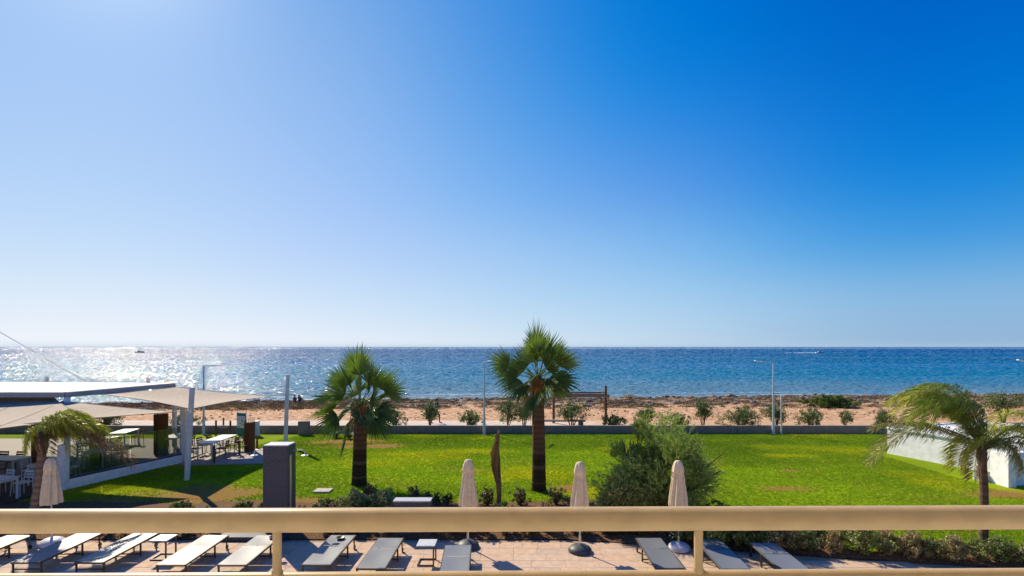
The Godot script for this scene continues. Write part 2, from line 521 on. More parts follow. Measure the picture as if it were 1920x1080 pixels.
func make_terrain() -> void:
	# bare earth from under the garden to the water's edge
	var mb := MB.new()
	var ds := []
	ds.append_array([-60.0, 0.0, 12.0, 30.0, 38.0])
	ds.append_array(lin(39.0, 78.0, 110))
	ds.append_array([82.0, 90.0])
	var xs := lin(-130, 130, 280)
	var pts := []
	var cols := []
	for d in ds:
		for x in xs:
			var y := land_y(x, d) - (0.12 if d < 38.6 else 0.0)
			if d > 79.0: y = -3.0
			pts.append(Vector3(x, y, -d))
			var t: float = (d - 39.5) / (shore(x) - 39.5)
			var g := smoothstep(.3, .75, t + .25 * noise.get_noise_2d(x * 14.0, d * 20.0))
			var c := mixc(L(1, 1, 1), L(.52, .6, .72), g)
			c = mixc(c, L(.3, .36, .45), smoothstep(.94, 1.0, t))
			var tracks := smoothstep(.1, .4, noise.get_noise_2d(x * 2.0, d * 40.0)) * (1.0 - g)
			cols.append(mixc(c, L(1.2, 1.25, 1.3), tracks))
	mb.grid(pts, xs.size(), true, cols)
	structure(mb, "ground", M.dirt)

	# the sea, out to the horizon: wind waves as geometry, their length growing with the mesh
	mb = MB.new()
	ds = []
	var d := 52.0
	while d < 36000.0:
		ds.append(d)
		d += d / 230.0 if d < 1200.0 else (d / 60.0 if d < 4000.0 else d / 8.0)
	var wv := FastNoiseLite.new()
	wv.noise_type = FastNoiseLite.TYPE_SIMPLEX_SMOOTH
	wv.fractal_type = FastNoiseLite.FRACTAL_NONE
	wv.frequency = 1.0
	wv.seed = 77
	pts = []; cols = []
	for dd in ds:
		var gap: float = dd / 230.0
		for i in 521:
			var s := (i / 260.0 - 1.0) * 1.15
			var x: float = s * dd + s * 12.0
			var off: float = dd - shore(clampf(x, -130, 130))
			var y := SEA_Y
			var lam := .8
			var got := 0
			while lam < 60.0 and got < 2 and dd < 4000.0:
				if lam > gap * 2.4:
					y += (WAVE if got == 0 else WAVE * .1) * lam * wv.get_noise_2d(x / lam * (1.3 if got == 0 else .6) + got * 31.7, (dd + x * .25) / lam) * smoothstep(-2.0, 14.0, off)
					got += 1
				lam *= 1.7
			pts.append(Vector3(x, y, -dd))
			var p := noise.get_noise_2d(x * .035 + 500.0, dd * .5)
			var q := noise.get_noise_2d(x * .5, dd * 2.2 + 70.0)
			var c := mixc(L(.1, .19, .24), L(.008, .135, .235), smoothstep(2.0, 50.0, off + 14.0 * q))
			c = mixc(c, L(.0, .085, .175), smoothstep(60.0, 230.0, off + 110.0 * p))
			c = mixc(c, L(.0, .033, .145), smoothstep(200.0, 520.0, off + 260.0 * p))
			c = mixc(c, L(.004, .1, .25), .7 * smoothstep(.25, .5, noise.get_noise_2d(x * .03, dd * .35 + 900.0)))
			cols.append(c)
	mb.grid(pts, 521, true, cols)
	structure(mb, "sea", M.sea)

	# lawn
	mb = MB.new()
	ds = lin(13.8, 33.15, 78)
	xs = lin(-34, 44, 261)
	pts = []; cols = []
	for dd in ds:
		for x in xs:
			pts.append(Vector3(x, lawn_y(x, dd) - .012 - (.09 if dd < bed_back(x) - .3 else 0.0), -dd))
			cols.append(turf_color(x, dd) * .95)
	mb.grid(pts, xs.size(), true, cols)
	structure(mb, "lawn", M.turf)

	# planting bed
	mb = MB.new()
	pts = []
	for j in 9:
		for x in lin(-19, 15.5, 140):
			var t := j / 8.0
			var y := .02 + .07 * sin(t * PI) + .02 * noise.get_noise_2d(x * 60.0, t * 90.0)
			pts.append(Vector3(x, y, -lerpf(bed_front(x) + .01, bed_back(x), t)))
	mb.grid(pts, 140, true)
	structure(mb, "planting_bed", M.soil)

	# promenade
	mb = MB.new()
	pts = []; cols = []
	for j in 6:
		for x in lin(-70, 70, 120):
			cols.append(mixc(L(1, 1, 1), L(.86, .68, .5), smoothstep(2.0, 9.0, x + 7.0 * noise.get_noise_2d(x * 9.0, j * 30.0))))
			var far := 38.7 + .25 * noise.get_noise_2d(x * 14.0, 5.0)
			pts.append(Vector3(x, .05 if j > 0 and j < 5 else (.0 if j == 0 else -.06), -lerpf(33.6, far, [0.0, .02, .3, .7, .985, 1.0][j])))
	mb.grid(pts, 120, true, cols)
	structure(mb, "promenade", M.path)

func make_paving() -> void:
	var under := MB.new()
	var pts := []
	for t in [0.0, 1.0]:
		for x in lin(-22, 16, 60):
			pts.append(Vector3(x, -.012, -lerpf(1.9, bed_front(x) + .05, t)))
	under.grid(pts, 60, true)
	var floor_o := structure(under, "pool_terrace", M.paving_joint)
	# stamped slabs, each its own piece with softened edges
	var sizes := [Vector2(.62, .42), Vector2(.42, .42), Vector2(.84, .42)]
	var shapes := []
	for s in sizes:
		var mb := MB.new()
		mb.box(Vector3(0, -.01, 0), Vector3(s.x - .006, .03, s.y - .006), Basis(), .003)
		shapes.append(mb.mesh())
	var row := 0
	var dd := 11.55
	while dd < 15.2:
		var x := -13.6 + rnd(0, .3)
		while x < 10.6:
			var k := rng.randi_range(0, 5)
			k = 0 if k < 2 else (1 if k == 2 else 2)
			var cx: float = x + sizes[k].x * .5
			if dd + .21 < bed_front(cx) + .1 and absf(cx) < dd * .99 + .4:
				var o := MeshInstance3D.new()
				o.mesh = shapes[k]
				o.material_override = M["paver_%d" % rng.randi_range(0, 4)]
				o.name = "paving_slab" if row == 0 else "paving_slab_%03d" % row
				row += 1
				o.position = Vector3(cx, rnd(-.0015, .0015), -dd)
				o.rotation = Vector3(rnd(-.002, .002), 0, rnd(-.002, .002))
				floor_o.add_child(o)
			x += sizes[k].x
		dd += .42
	var rest := MB.new()
	dd = 2.5
	while dd < 11.4:
		var x := -14.0
		while x < 11.0:
			rest.box(Vector3(x, -.01, -dd), Vector3(.83, .03, .41), Basis(), .005)
			x += .84
		dd += .42
	var ro := put(rest, "nearer_slabs", M.paver_0, floor_o)
	ro.set_meta("kind", "stuff")

func make_grass() -> void:
	var mb := MB.new()
	for k in 11:
		var a := rnd(0, TAU)
		var p := Vector3(rnd(-.05, .05), 0, rnd(-.05, .05))
		var h := rnd(.03, .065)
		var s := Vector3(cos(a), 0, sin(a)) * .007
		var lean := Vector3(rnd(-.03, .03), 0, rnd(-.03, .03))
		mb.tri(p - s, p + s, p + lean + Vector3(0, h, 0))
	var where := []
	var tint := PackedColorArray()
	var want := 270000
	while want > 0:
		want -= 1
		var d := sqrt(rnd(13.8 * 13.8, 33.0 * 33.0))
		var x := rnd(-1.02, 1.02) * d * .97
		if d < bed_back(x) - rnd(0, .25): continue
		if x < -15.4 + (d - 24.8) * .32 and d > 20.0: continue
		if x < -11.2 and d > 24.2 and d < 28.2: continue
		if x > 18.3 and d < 27.5 and d > 19.0: continue
		var s := turf_state(x, d)
		if rng.randf() < s.y * 1.05: continue
		var b := Basis(Vector3.UP, rnd(0, TAU)).scaled(Vector3.ONE * rnd(.5, .9))
		where.append(Transform3D(b, Vector3(x, lawn_y(x, d) - .014, -d)))
		var c := turf_color(x, d)
		tint.append(c * rnd(.6, 1.25))
	var mm := MultiMesh.new()
	mm.transform_format = MultiMesh.TRANSFORM_3D
	mm.use_colors = true
	mm.mesh = mb.mesh()
	mm.instance_count = where.size()
	for i in where.size():
		mm.set_instance_transform(i, where[i])
		mm.set_instance_color(i, tint[i])
	var o := MultiMeshInstance3D.new()
	o.name = "grass"
	o.multimesh = mm
	o.material_override = M.grass
	add_child(o)
	tag(o, "short bright green mown grass of the seaside lawn", "grass")
	o.set_meta("kind", "stuff")

# ------------------------------------------------------------------ balcony
func make_balcony() -> void:
	var mb := MB.new()
	mb.box(Vector3(0, 3.72, -.35), Vector3(9, .22, 2.8), Basis(), .02)
	structure(mb, "balcony_floor", M.facade)
	mb = MB.new()
	mb.box(Vector3(0, 6.86, -.3), Vector3(9, .22, 2.9), Basis(), .02)
	structure(mb, "balcony_ceiling", M.facade)
	var fac := thing("hotel_facade", "pale rendered hotel wall behind the beige balcony railing", "wall", Vector3(0, 0, 1.2))
	mb = MB.new()
	mb.box(Vector3(0, 3.4, .15), Vector3(26, 6.8, .3), Basis(), .02)
	put(mb, "wall", M.facade, fac)
	var r := thing("balcony_railing", "beige painted metal balcony railing across the bottom of the view", "railing", Vector3(0, 3.83, -1.66), deg_to_rad(.72))
	mb = MB.new()
	mb.tube([Vector3(-3.4, 1.033, 0), Vector3(3.4, 1.033, 0)], [.0365, .0365], 56)
	put(mb, "handrail", M.rail_paint, r)
	mb = MB.new()
	mb.tube([Vector3(-3.4, .846, 0), Vector3(3.4, .846, 0)], [.025, .025], 44)
	put(mb, "lower_rail", M.rail_paint, r)
	for x in [-2.04, -.727, .583, 1.893]:
		mb = MB.new()
		mb.tube([Vector3(x, 0, 0), Vector3(x, .825, 0)], [.0135, .0135], 20)
		mb.tube([Vector3(x, .868, 0), Vector3(x, 1.0, 0)], [.0135, .0135], 20)
		mb.tube([Vector3(x, .862, 0), Vector3(x, .874, 0), Vector3(x, .879, 0)], [.017, .017, .0138], 20)
		mb.lathe(Vector3(x, 0, 0), [[.04, .0], [.04, .006], [.015, .01]], 18)
		put(mb, "post", M.rail_paint, r)

# ------------------------------------------------------------------ pool furniture
func make_lounger() -> Node3D:
	var t := thing("sun_lounger", "", "sun lounger", Vector3.ZERO, 0, "sun loungers on the pool terrace")
	var mb := MB.new()
	for s in [-1, 1]:
		mb.box(Vector3(s * .325, .33, 0), Vector3(.035, .045, 1.96), Basis(), .006)
	mb.box(Vector3(0, .33, .963), Vector3(.614, .04, .035), Basis(), .005)
	mb.box(Vector3(0, .33, -.963), Vector3(.614, .04, .035), Basis(), .005)
	mb.box(Vector3(0, .315, -.24), Vector3(.614, .03, .03), Basis(), .005)
	put(mb, "frame", M.dark_metal, t)
	for seg in [["sling", .945, -.212], ["back_sling", -.238, -.945]]:
		mb = MB.new()
		var pts := []
		for j in 11:
			for i in 7:
				var u := i / 6.0 * 2 - 1
				var w := j / 10.0
				var sag := .022 * (1 - u * u) * (.35 + .65 * sin(w * PI))
				pts.append(Vector3(u * .317, .36 - sag - (.005 if absf(u) > .98 else 0.0), lerpf(seg[1], seg[2], w)))
		mb.grid(pts, 7, true)
		put(mb, seg[0], M.sling, t)
	for z in [.93, -.3]:
		for s in [-1, 1]:
			mb = MB.new()
			mb.box(Vector3(s * .325, .155, z), Vector3(.036, .31, .04), Basis(), .005)
			put(mb, "leg", M.dark_metal, t)
	mb = MB.new()
	mb.box(Vector3(0, .17, .93), Vector3(.61, .028, .028), Basis(), .004)
	mb.box(Vector3(0, .05, -.3), Vector3(.61, .028, .028), Basis(), .004)
	put(mb, "crossbar", M.dark_metal, t)
	for s in [-1, 1]:
		mb = MB.new()
		mb.bar(Vector3(s * .3, .31, -.9), Vector3(s * .3, .1, -.92), .03, .03, .004)
		put(mb, "rear_strut", M.dark_metal, t)
		mb = MB.new()
		mb.tube([Vector3(s * .325, .055, -.92), Vector3(s * .325 - s * .03, .055, -.92)], [.055, .055], 14)
		put(mb, "wheel", M.black, t)
	return t

func make_parasol(label: String, at: Vector3, base_mat: Material, tw: float, sz := 1.0) -> void:
	var t := thing("parasol", label, "parasol", at, tw, "closed parasols on the pool terrace")
	t.scale = Vector3.ONE * sz
	t.rotation.z = sin(tw * 7.0) * .012
	var mb := MB.new()
	mb.lathe(Vector3.ZERO, [[.0, .0], [.3, .0], [.31, .03], [.3, .07], [.26, .12], [.18, .165], [.08, .19], [.0, .195]], 28)
	var b := put(mb, "base", base_mat, t)
	mb = MB.new()
	mb.tube([Vector3(0, .18, 0), Vector3(0, .42, 0)], [.032, .032], 14)
	put(mb, "sleeve", M.steel, b)
	mb = MB.new()
	mb.tube([Vector3(0, .3, 0), Vector3(0, 2.3, 0)], [.021, .021], 12)
	put(mb, "pole", M.table_white, t)
	mb = MB.new()
	mb.lathe(Vector3.ZERO, [[.02, 1.24], [.2, 1.13], [.222, 1.12], [.222, 1.2], [.205, 1.4], [.178, 1.62], [.15, 1.85], [.132, 2.03], [.12, 2.12]], 96, .17, 8, 1.6)
	put(mb, "canopy", M.canvas, t)
	mb = MB.new()
	mb.lathe(Vector3.ZERO, [[.1, 2.03], [.15, 2.03], [.155, 2.08], [.138, 2.19], [.108, 2.29], [.075, 2.345], [.03, 2.36], [.0, 2.362]], 48, .06, 8, 2.0)
	put(mb, "hood", M.canvas, t)
	mb = MB.new()
	mb.lathe(Vector3.ZERO, [[.156, 1.84], [.162, 1.845], [.158, 1.885], [.152, 1.89]], 96, .12, 8, 1.6)
	put(mb, "tie_strap", M.canvas, t)

func make_side_table(label: String, at: Vector3, turn: float) -> void:
	var t := thing("side_table", label, "side table", at, turn, "side tables between the loungers")
	var mb := MB.new()
	mb.box(Vector3(0, .5, 0), Vector3(.46, .025, .46), Basis(), .006)
	put(mb, "table_top", M.table_white, t)
	for z in [-.21, .21]:
		mb = MB.new()
		mb.box(Vector3(0, .478, z), Vector3(.44, .02, .03))
		put(mb, "apron", M.dark_metal, t)
	for z in [-.2, .2]:
		mb = MB.new()
		mb.box(Vector3(.19, .234, z), Vector3(.034, .467, .034), Basis(), .005)
		put(mb, "leg", M.dark_metal, t)
	mb = MB.new()
	for z in [-.2, .2]:
		mb.box(Vector3(-.02, .018, z), Vector3(.38, .034, .034), Basis(), .005)
	mb.box(Vector3(-.2, .018, 0), Vector3(.034, .034, .36), Basis(), .005)
	put(mb, "foot_frame", M.dark_metal, t)

func make_pool_furniture() -> void:
	var spots := [
		[-13.15, -13.3, "sun lounger furthest along towards the restaurant, cut by the picture edge"],
		[-11.4, -13.45, "shaded sun lounger beside the parasol nearest the restaurant"],
		[-9.9, -13.45, "sun lounger just left of the first white side table"],
		[-7.9, -13.3, "sun lounger just right of the first white side table"],
		[-6.48, -13.3, "sun lounger in front of the dark shower pillar, beside the railing post"],
		[-4.52, -13.3, "sun lounger with a black bowl, right of the shower pillar's shadow"],
		[-3.2, -13.1, "sun lounger just left of the small table with the open base"],
		[-1.32, -12.6, "sun lounger just right of the small table with the open base"],
		[3.6, -13.1, "grey sun lounger left of the parasol with the white base"],
		[5.1, -13.05, "grey sun lounger behind the right railing post"],
		[6.42, -12.75, "last grey sun lounger beside the flowering hedge"]]
	var proto := make_lounger()
	for i in spots.size():
		var s = spots[i]
		var o := proto if i == 0 else copy(proto, "sun_lounger", s[2], Vector3.ZERO)
		o.position = Vector3(s[0], .006, s[1])
		o.rotation.y = rnd(-.02, .02) + (.03 if i == 7 else 0.0)
		o.set_meta("label", s[2])
	for b in [[-6.28, -14.05, "small black bowl on the lounger by the shower pillar"], [-4.5, -14.0, "small black bowl on the lounger right of the shower pillar"]]:
		var t := thing("black_bowl", b[2], "bowl", Vector3(b[0], .352, b[1]))
		var mb := MB.new()
		mb.lathe(Vector3.ZERO, [[.0, .0], [.07, .0], [.11, .03], [.115, .05], [.1, .05], [.06, .02], [.0, .015]], 20)
		put(mb, "bowl", M.black, t)
	make_parasol("closed beige parasol beside the small palm near the restaurant", Vector3(-12.55, .006, -14.55), M.base_white, .2, 1.0)
	make_parasol("closed beige parasol behind the lounger, left of the dried plant", Vector3(-1.19, .006, -14.35), M.base_grey, .8)
	make_parasol("closed beige parasol standing on a dark round base", Vector3(1.79, .006, -14.05), M.base_grey, 1.5)
	make_parasol("closed beige parasol standing on a white round base", Vector3(4.44, .006, -14.2), M.base_white, 2.4)
	make_side_table("low white side table between two loungers near the restaurant", Vector3(-8.92, .006, -13.65), 0)
	make_side_table("small side table with open base right of the pillar's loungers", Vector3(-2.12, .006, -13.3), 0)

func make_shower() -> void:
	var t := thing("shower_pillar", "tall square pillar clad in speckled dark blue granite on the pool terrace", "pillar", Vector3(-6.79, 0, -15.58))
	var mb := MB.new()
	mb.box(Vector3(0, 1.27, 0), Vector3(.72, 2.54, .56), Basis(), .006)
	put(mb, "shaft", M.granite, t)
	mb = MB.new()
	mb.box(Vector3(0, 2.555, 0), Vector3(.716, .03, .556), Basis(), .004)
	put(mb, "cap_stone", M.granite_top, t)
	mb = MB.new()
	mb.box(Vector3(.372, 1.25, .12), Vector3(.024, 2.0, .1), Basis(), .004)
	put(mb, "metal_panel", M.steel, t)
	for s in [-1, 1]:
		mb = MB.new()
		mb.tube([Vector3(s * .36, 2.36, 0), Vector3(s * .66, 2.37, 0), Vector3(s * .72, 2.36, 0), Vector3(s * .74, 2.3, 0), Vector3(s * .74, 2.24, 0)], [.012, .012, .012, .012, .012], 10)
		var arm := put(mb, "shower_arm", M.steel, t)
		mb = MB.new()
		mb.lathe(Vector3(s * .74, 2.2, 0), [[.0, .0], [.1, .0], [.1, .015], [.03, .03], [.015, .05]], 24)
		put(mb, "shower_head", M.sign_white, arm)
	mb = MB.new()
	mb.box(Vector3(-.55, .06, .18), Vector3(2.2, .12, 1.0), Basis(), .01)
	var step := tag(put(mb, "granite_step", M.granite, null), "low dark granite step at the foot of the shower pillar", "step")
	step.position = Vector3(-6.9, 0, -15.45)
	t.position.y = .121
	for c in t.get_children(): pass
	t.scale.y = 2.45 / 2.57
	var p := thing("granite_pedestal", "low dark blue granite block with a pale top in the planting bed", "block", Vector3(-2.86, 0, -15.4))
	mb = MB.new()
	mb.box(Vector3(0, .48, 0), Vector3(1.06, .96, .36), Basis(), .006)
	put(mb, "body", M.granite, p)
	mb = MB.new()
	mb.box(Vector3(0, .98, 0), Vector3(1.08, .035, .38), Basis(), .005)
	put(mb, "cap_stone", M.granite_top, p)

# ------------------------------------------------------------------ palms
func fan_frond(dir: Vector3, pet: float, rad: float, droop: float, hue: float) -> MB:
	var mb := MB.new()
	var up := Vector3.UP
	var side := dir.cross(up)
	if side.length() < .05: side = Vector3.RIGHT
	side = side.normalized()
	side = side.rotated(dir, rnd(.25, 1.45) * (1.0 if rng.randf() < .5 else -1.0))
	var tip := dir * pet + Vector3(0, -.12 * pet * droop, 0)
	var pd := (tip - dir * pet * .5).normalized()
	mb.col = L(.2, .24, .06)
	mb.tube([Vector3.ZERO, dir * pet * .5, tip], [.026, .016, .011], 5, false)
	var bn := side.cross(pd).normalized()      # normal of the blade
	var segs := 26
	for k in segs:
		var a := deg_to_rad(lerpf(-74, 74, float(k) / (segs - 1))) + rnd(-.03, .03)
		var d := (pd * cos(a) + side * sin(a) + bn * .18 * (1.0 - cos(a * .8))).normalized()
		var ln := rad * (1.0 - .38 * pow(absf(a) / 1.3, 1.7)) * rnd(.82, 1.1)
		var w := d.cross(bn).normalized()
		var last := []
		var fall := droop * rnd(.6, 1.25)
		var g0 := mixc(L(.075, .13, .045), L(.25, .34, .06), hue + rnd(-.2, .2))
		for j in 5:
			var u: float = [.03, .32, .6, .82, 1.0][j]
			var p := tip + d * ln * u + Vector3(0, -1, 0) * fall * ln * .5 * maxf(u - .35, 0.0) * maxf(u - .35, 0.0) * 2.2
			var hw: float = [.004, .034, .027, .013, .001][j]
			var fold := bn * hw * .75
			var now := [p - w * hw + fold, p, p + w * hw + fold]
			if j > 0:
				mb.col = mixc(g0, L(.3, .27, .09), .8 * smoothstep(.8, 1.0, u) * rnd(.3, 1.0))
				mb.quad(last[0], last[1], now[1], now[0])
				mb.quad(last[1], last[2], now[2], now[1])
			last = now
	return mb

func fan_palm(label: String, at: Vector3, h: float, r: float, crown: Array, sd: int) -> void:
	rng.seed = sd
	var t := thing("fan_palm", label, "palm tree", at, 0, "fan palms on the lawn")
	var mb := MB.new()
	var pts := []
	var rad := []
	var cols := []
	var steps := 90
	var ph := rnd(0, 6)
	for i in steps + 1:
		var u := float(i) / steps
		var y := u * h - .1
		pts.append(Vector3(.03 * sin(u * 3 + ph), y, .03 * cos(u * 2.3 + ph)))
		var rr := r * (1.06 - .2 * u) + (.05 * exp(-u * 22.0))
		rr *= 1.0 + .02 * sin(y * 31.0) + rnd(-.014, .014)
		if u > .84: rr += r * .28 * smoothstep(.84, .93, u) * (1.0 - .5 * smoothstep(.95, 1.0, u))
		rad.append(rr)
		var ring := .5 + .5 * sin(y * 31.0)
		var c := mixc(L(.17, .085, .045), L(.32, .18, .1), ring * .6 + rnd(-.15, .25))
		var charred := (1.0 - smoothstep(1.15, 1.75, y)) * .85
		c = mixc(c, L(.05, .035, .027), charred)
		if (y > .82 and y < .98) or (y > 1.42 and y < 1.56) or (y > .3 and y < .38): c = mixc(c, L(.2, .14, .09), .75)
		if u > .86: c = mixc(c, L(.3, .15, .05), .6)
		cols.append(c)
	mb.tube(pts, rad, 22, true, cols)
	var tr := put(mb, "trunk", M.bark, t)
	# stubs of old leaf bases
	mb = MB.new()
	for k in 90:
		var u := rnd(.8, .995)
		var a := rnd(0, TAU)
		var o := Vector3(cos(a), 0, sin(a))
		var p := Vector3(0, u * h - .1, 0) + o * r * (1.0 + .15 * smoothstep(.84, .93, u))
		var e := p + o * rnd(.05, .13) + Vector3(0, rnd(.08, .2), 0)
		var s := Vector3(-sin(a), 0, cos(a)) * rnd(.02, .045)
		mb.col = mixc(L(.14, .06, .025), L(.42, .25, .1), rng.randf())
		mb.quad(p - s, p + s, e + s * .4, e - s * .4)
		mb.quad(p + s, p - s, e - s * .4 - o * .03, e + s * .4 - o * .03)
	put(mb, "leaf_bases", M.plain, tr)
	var cr := Node3D.new()
	cr.name = "crown"
	t.add_child(cr)
	cr.position = Vector3(0, h - .12, 0)
	for f in crown:
		# f: azimuth, elevation, petiole, blade radius, droop
		var az := deg_to_rad(f[0])
		var el := deg_to_rad(f[1])
		var d := Vector3(cos(az) * cos(el), sin(el), -sin(az) * cos(el))
		put(fan_frond(d, f[2], f[3], f[4], clampf(.15 + f[1] / 120.0, .0, .8)), "frond", M.frond, cr)
	# a few hanging dead ones
	for k in 7:
		var az := rnd(0, TAU)
		var mbd := MB.new()
		var o := Vector3(cos(az), 0, sin(az))
		var e := o * rnd(.35, .55) + Vector3(0, -rnd(.35, .7), 0)
		mbd.col = L(.3, .2, .1)
		mbd.tube([o * .15, o * .35 + Vector3(0, -.02, 0), e], [.018, .012, .008], 5, false)
		for q in 14:
			var s := Vector3(-sin(az), 0, cos(az))
			var dd := (Vector3(0, -1, 0) + s * rnd(-.8, .8) + o * rnd(-.2, .35)).normalized()
			mbd.col = mixc(L(.32, .22, .11), L(.16, .1, .05), rng.randf())
			var w := dd.cross(o).normalized() * .014
			var m := e + dd * rnd(.2, .3)
			mbd.tri(e, m - w, m + w)
			mbd.tri(m + w, m - w, m + dd * rnd(.12, .3))
		put(mbd, "dead_frond", M.dry, cr)

func crown_list(sd: int, nfr: int, pet: float, rad: float) -> Array:
	rng.seed = sd
	var out := []
	for k in nfr:
		var u := (k + .5) / nfr
		var el := lerpf(84, -38, u) + rnd(-9, 9)
		var az := k * 137.5 + rnd(-14, 14)
		out.append([az, el, pet * lerpf(1.1, .85, u) * rnd(.5, 1.12), rad * rnd(.88, 1.08), lerpf(.0, .45, u)])
	return out

func feather_frond(p0: Vector3, p1: Vector3, p2: Vector3, p3: Vector3, leaflet: float, wind: Vector3, tone: Array) -> MB:
	var mb := MB.new()
	var pts := []
	var rad := []
	var nseg := 16
	for i in nseg + 1:
		var u := float(i) / nseg
		pts.append(bez(p0, p1, p2, p3, u))
		rad.append(lerpf(.022, .004, u))
	mb.col = L(.2, .2, .06)
	mb.tube(pts, rad, 5, false)
	var cnt := 74
	for k in cnt:
		var u := lerpf(.1, .995, float(k) / (cnt - 1))
		var p := bez(p0, p1, p2, p3, u)
		var tn := (bez(p0, p1, p2, p3, minf(u + .02, 1.0)) - bez(p0, p1, p2, p3, u - .02)).normalized()
		var sd := tn.cross(Vector3.UP).normalized()
		var up := sd.cross(tn)
		for s in [-1, 1]:
			for rep in 2:
				var ln := leaflet * sqrt(sin(clampf(.16 + u * .84, 0, 1) * PI * .92)) * rnd(.75, 1.1)
				var d: Vector3 = (sd * s * rnd(.5, .95) + tn * rnd(.4, .8) + up * rnd(-.25, .45)).normalized()
				var e1: Vector3 = p + d * ln * .45 + wind * ln * .1
				var e2: Vector3 = e1 + ((d * .55 + wind * rnd(.6, 1.1) + Vector3(0, -rnd(.35, .95), 0)).normalized()) * ln * .55
				var w: Vector3 = d.cross(up).normalized() * .012
				if w.length() < .004: w = sd * .012
				w = w.lerp(up * .012, rnd(0, .8))
				mb.col = mixc(tone[0], tone[1], clampf(rng.randf() * .8 + (u - .5) * .3, 0, 1))
				mb.tri(p, e1 - w, e1 + w)
				mb.tri(e1 + w, e1 - w, e2)
	return mb

func feather_palm(label: String, at: Vector3, trunk: Array, r: float, fronds: Array, leaflet: float, wind: Vector3, sd: int, bark: Array) -> void:
	rng.seed = sd
	var t := thing("feather_palm", label, "palm tree", at)
	var mb := MB.new()
	var pts := []
	var rad := []
	var cols := []
	for i in 61:
		var u := i / 60.0
		var p: Vector3 = trunk[0].lerp(trunk[1], u)
		p.x += .05 * sin(u * PI)
		pts.append(p)
		rad.append(r * (1.12 - .22 * u + .25 * smoothstep(.8, 1.0, u)) * (1.0 + .025 * sin(u * 95.0) + rnd(-.02, .02)))
		cols.append(mixc(bark[0], bark[1], clampf(.5 + .35 * sin(u * 95.0) + rnd(-.3, .3), 0, 1)))
	mb.tube(pts, rad, 16, true, cols)
	var tr := put(mb, "trunk", M.bark, t)
	mb = MB.new()
	for k in 26:
		var a := rnd(0, TAU)
		var o := Vector3(cos(a), 0, sin(a))
		var p: Vector3 = trunk[1] + Vector3(0, rnd(-.5, -.05), 0) + o * r * .9
		var e := p + o * rnd(.04, .12) + Vector3(0, rnd(.15, .35), 0)
		var s := Vector3(-sin(a), 0, cos(a)) * .035
		mb.col = mixc(bark[0], L(.35, .24, .12), rng.randf())
		mb.quad(p - s, p + s, e + s * .3, e - s * .3)
	put(mb, "leaf_bases", M.dry, tr)
	var cr := Node3D.new()
	cr.name = "crown"
	t.add_child(cr)
	cr.position = trunk[1]
	for f in fronds:
		var z: float = f[4]
		var j := Vector3(rnd(-.08, .08), rnd(-.08, .08), 0)
		var p1 := Vector3(f[0].x, f[0].y, z * .35) + j
		var p2 := Vector3(f[1].x, f[1].y, z * .8) + j
		var p3 := Vector3(f[2].x, f[2].y, z) + j
		put(feather_frond(Vector3(0, -.08, 0), p1, p2, p3, leaflet * rnd(.85, 1.1), wind, f[3]), "frond", M.frond if f[3][0].g > f[3][0].r else M.dry, cr)

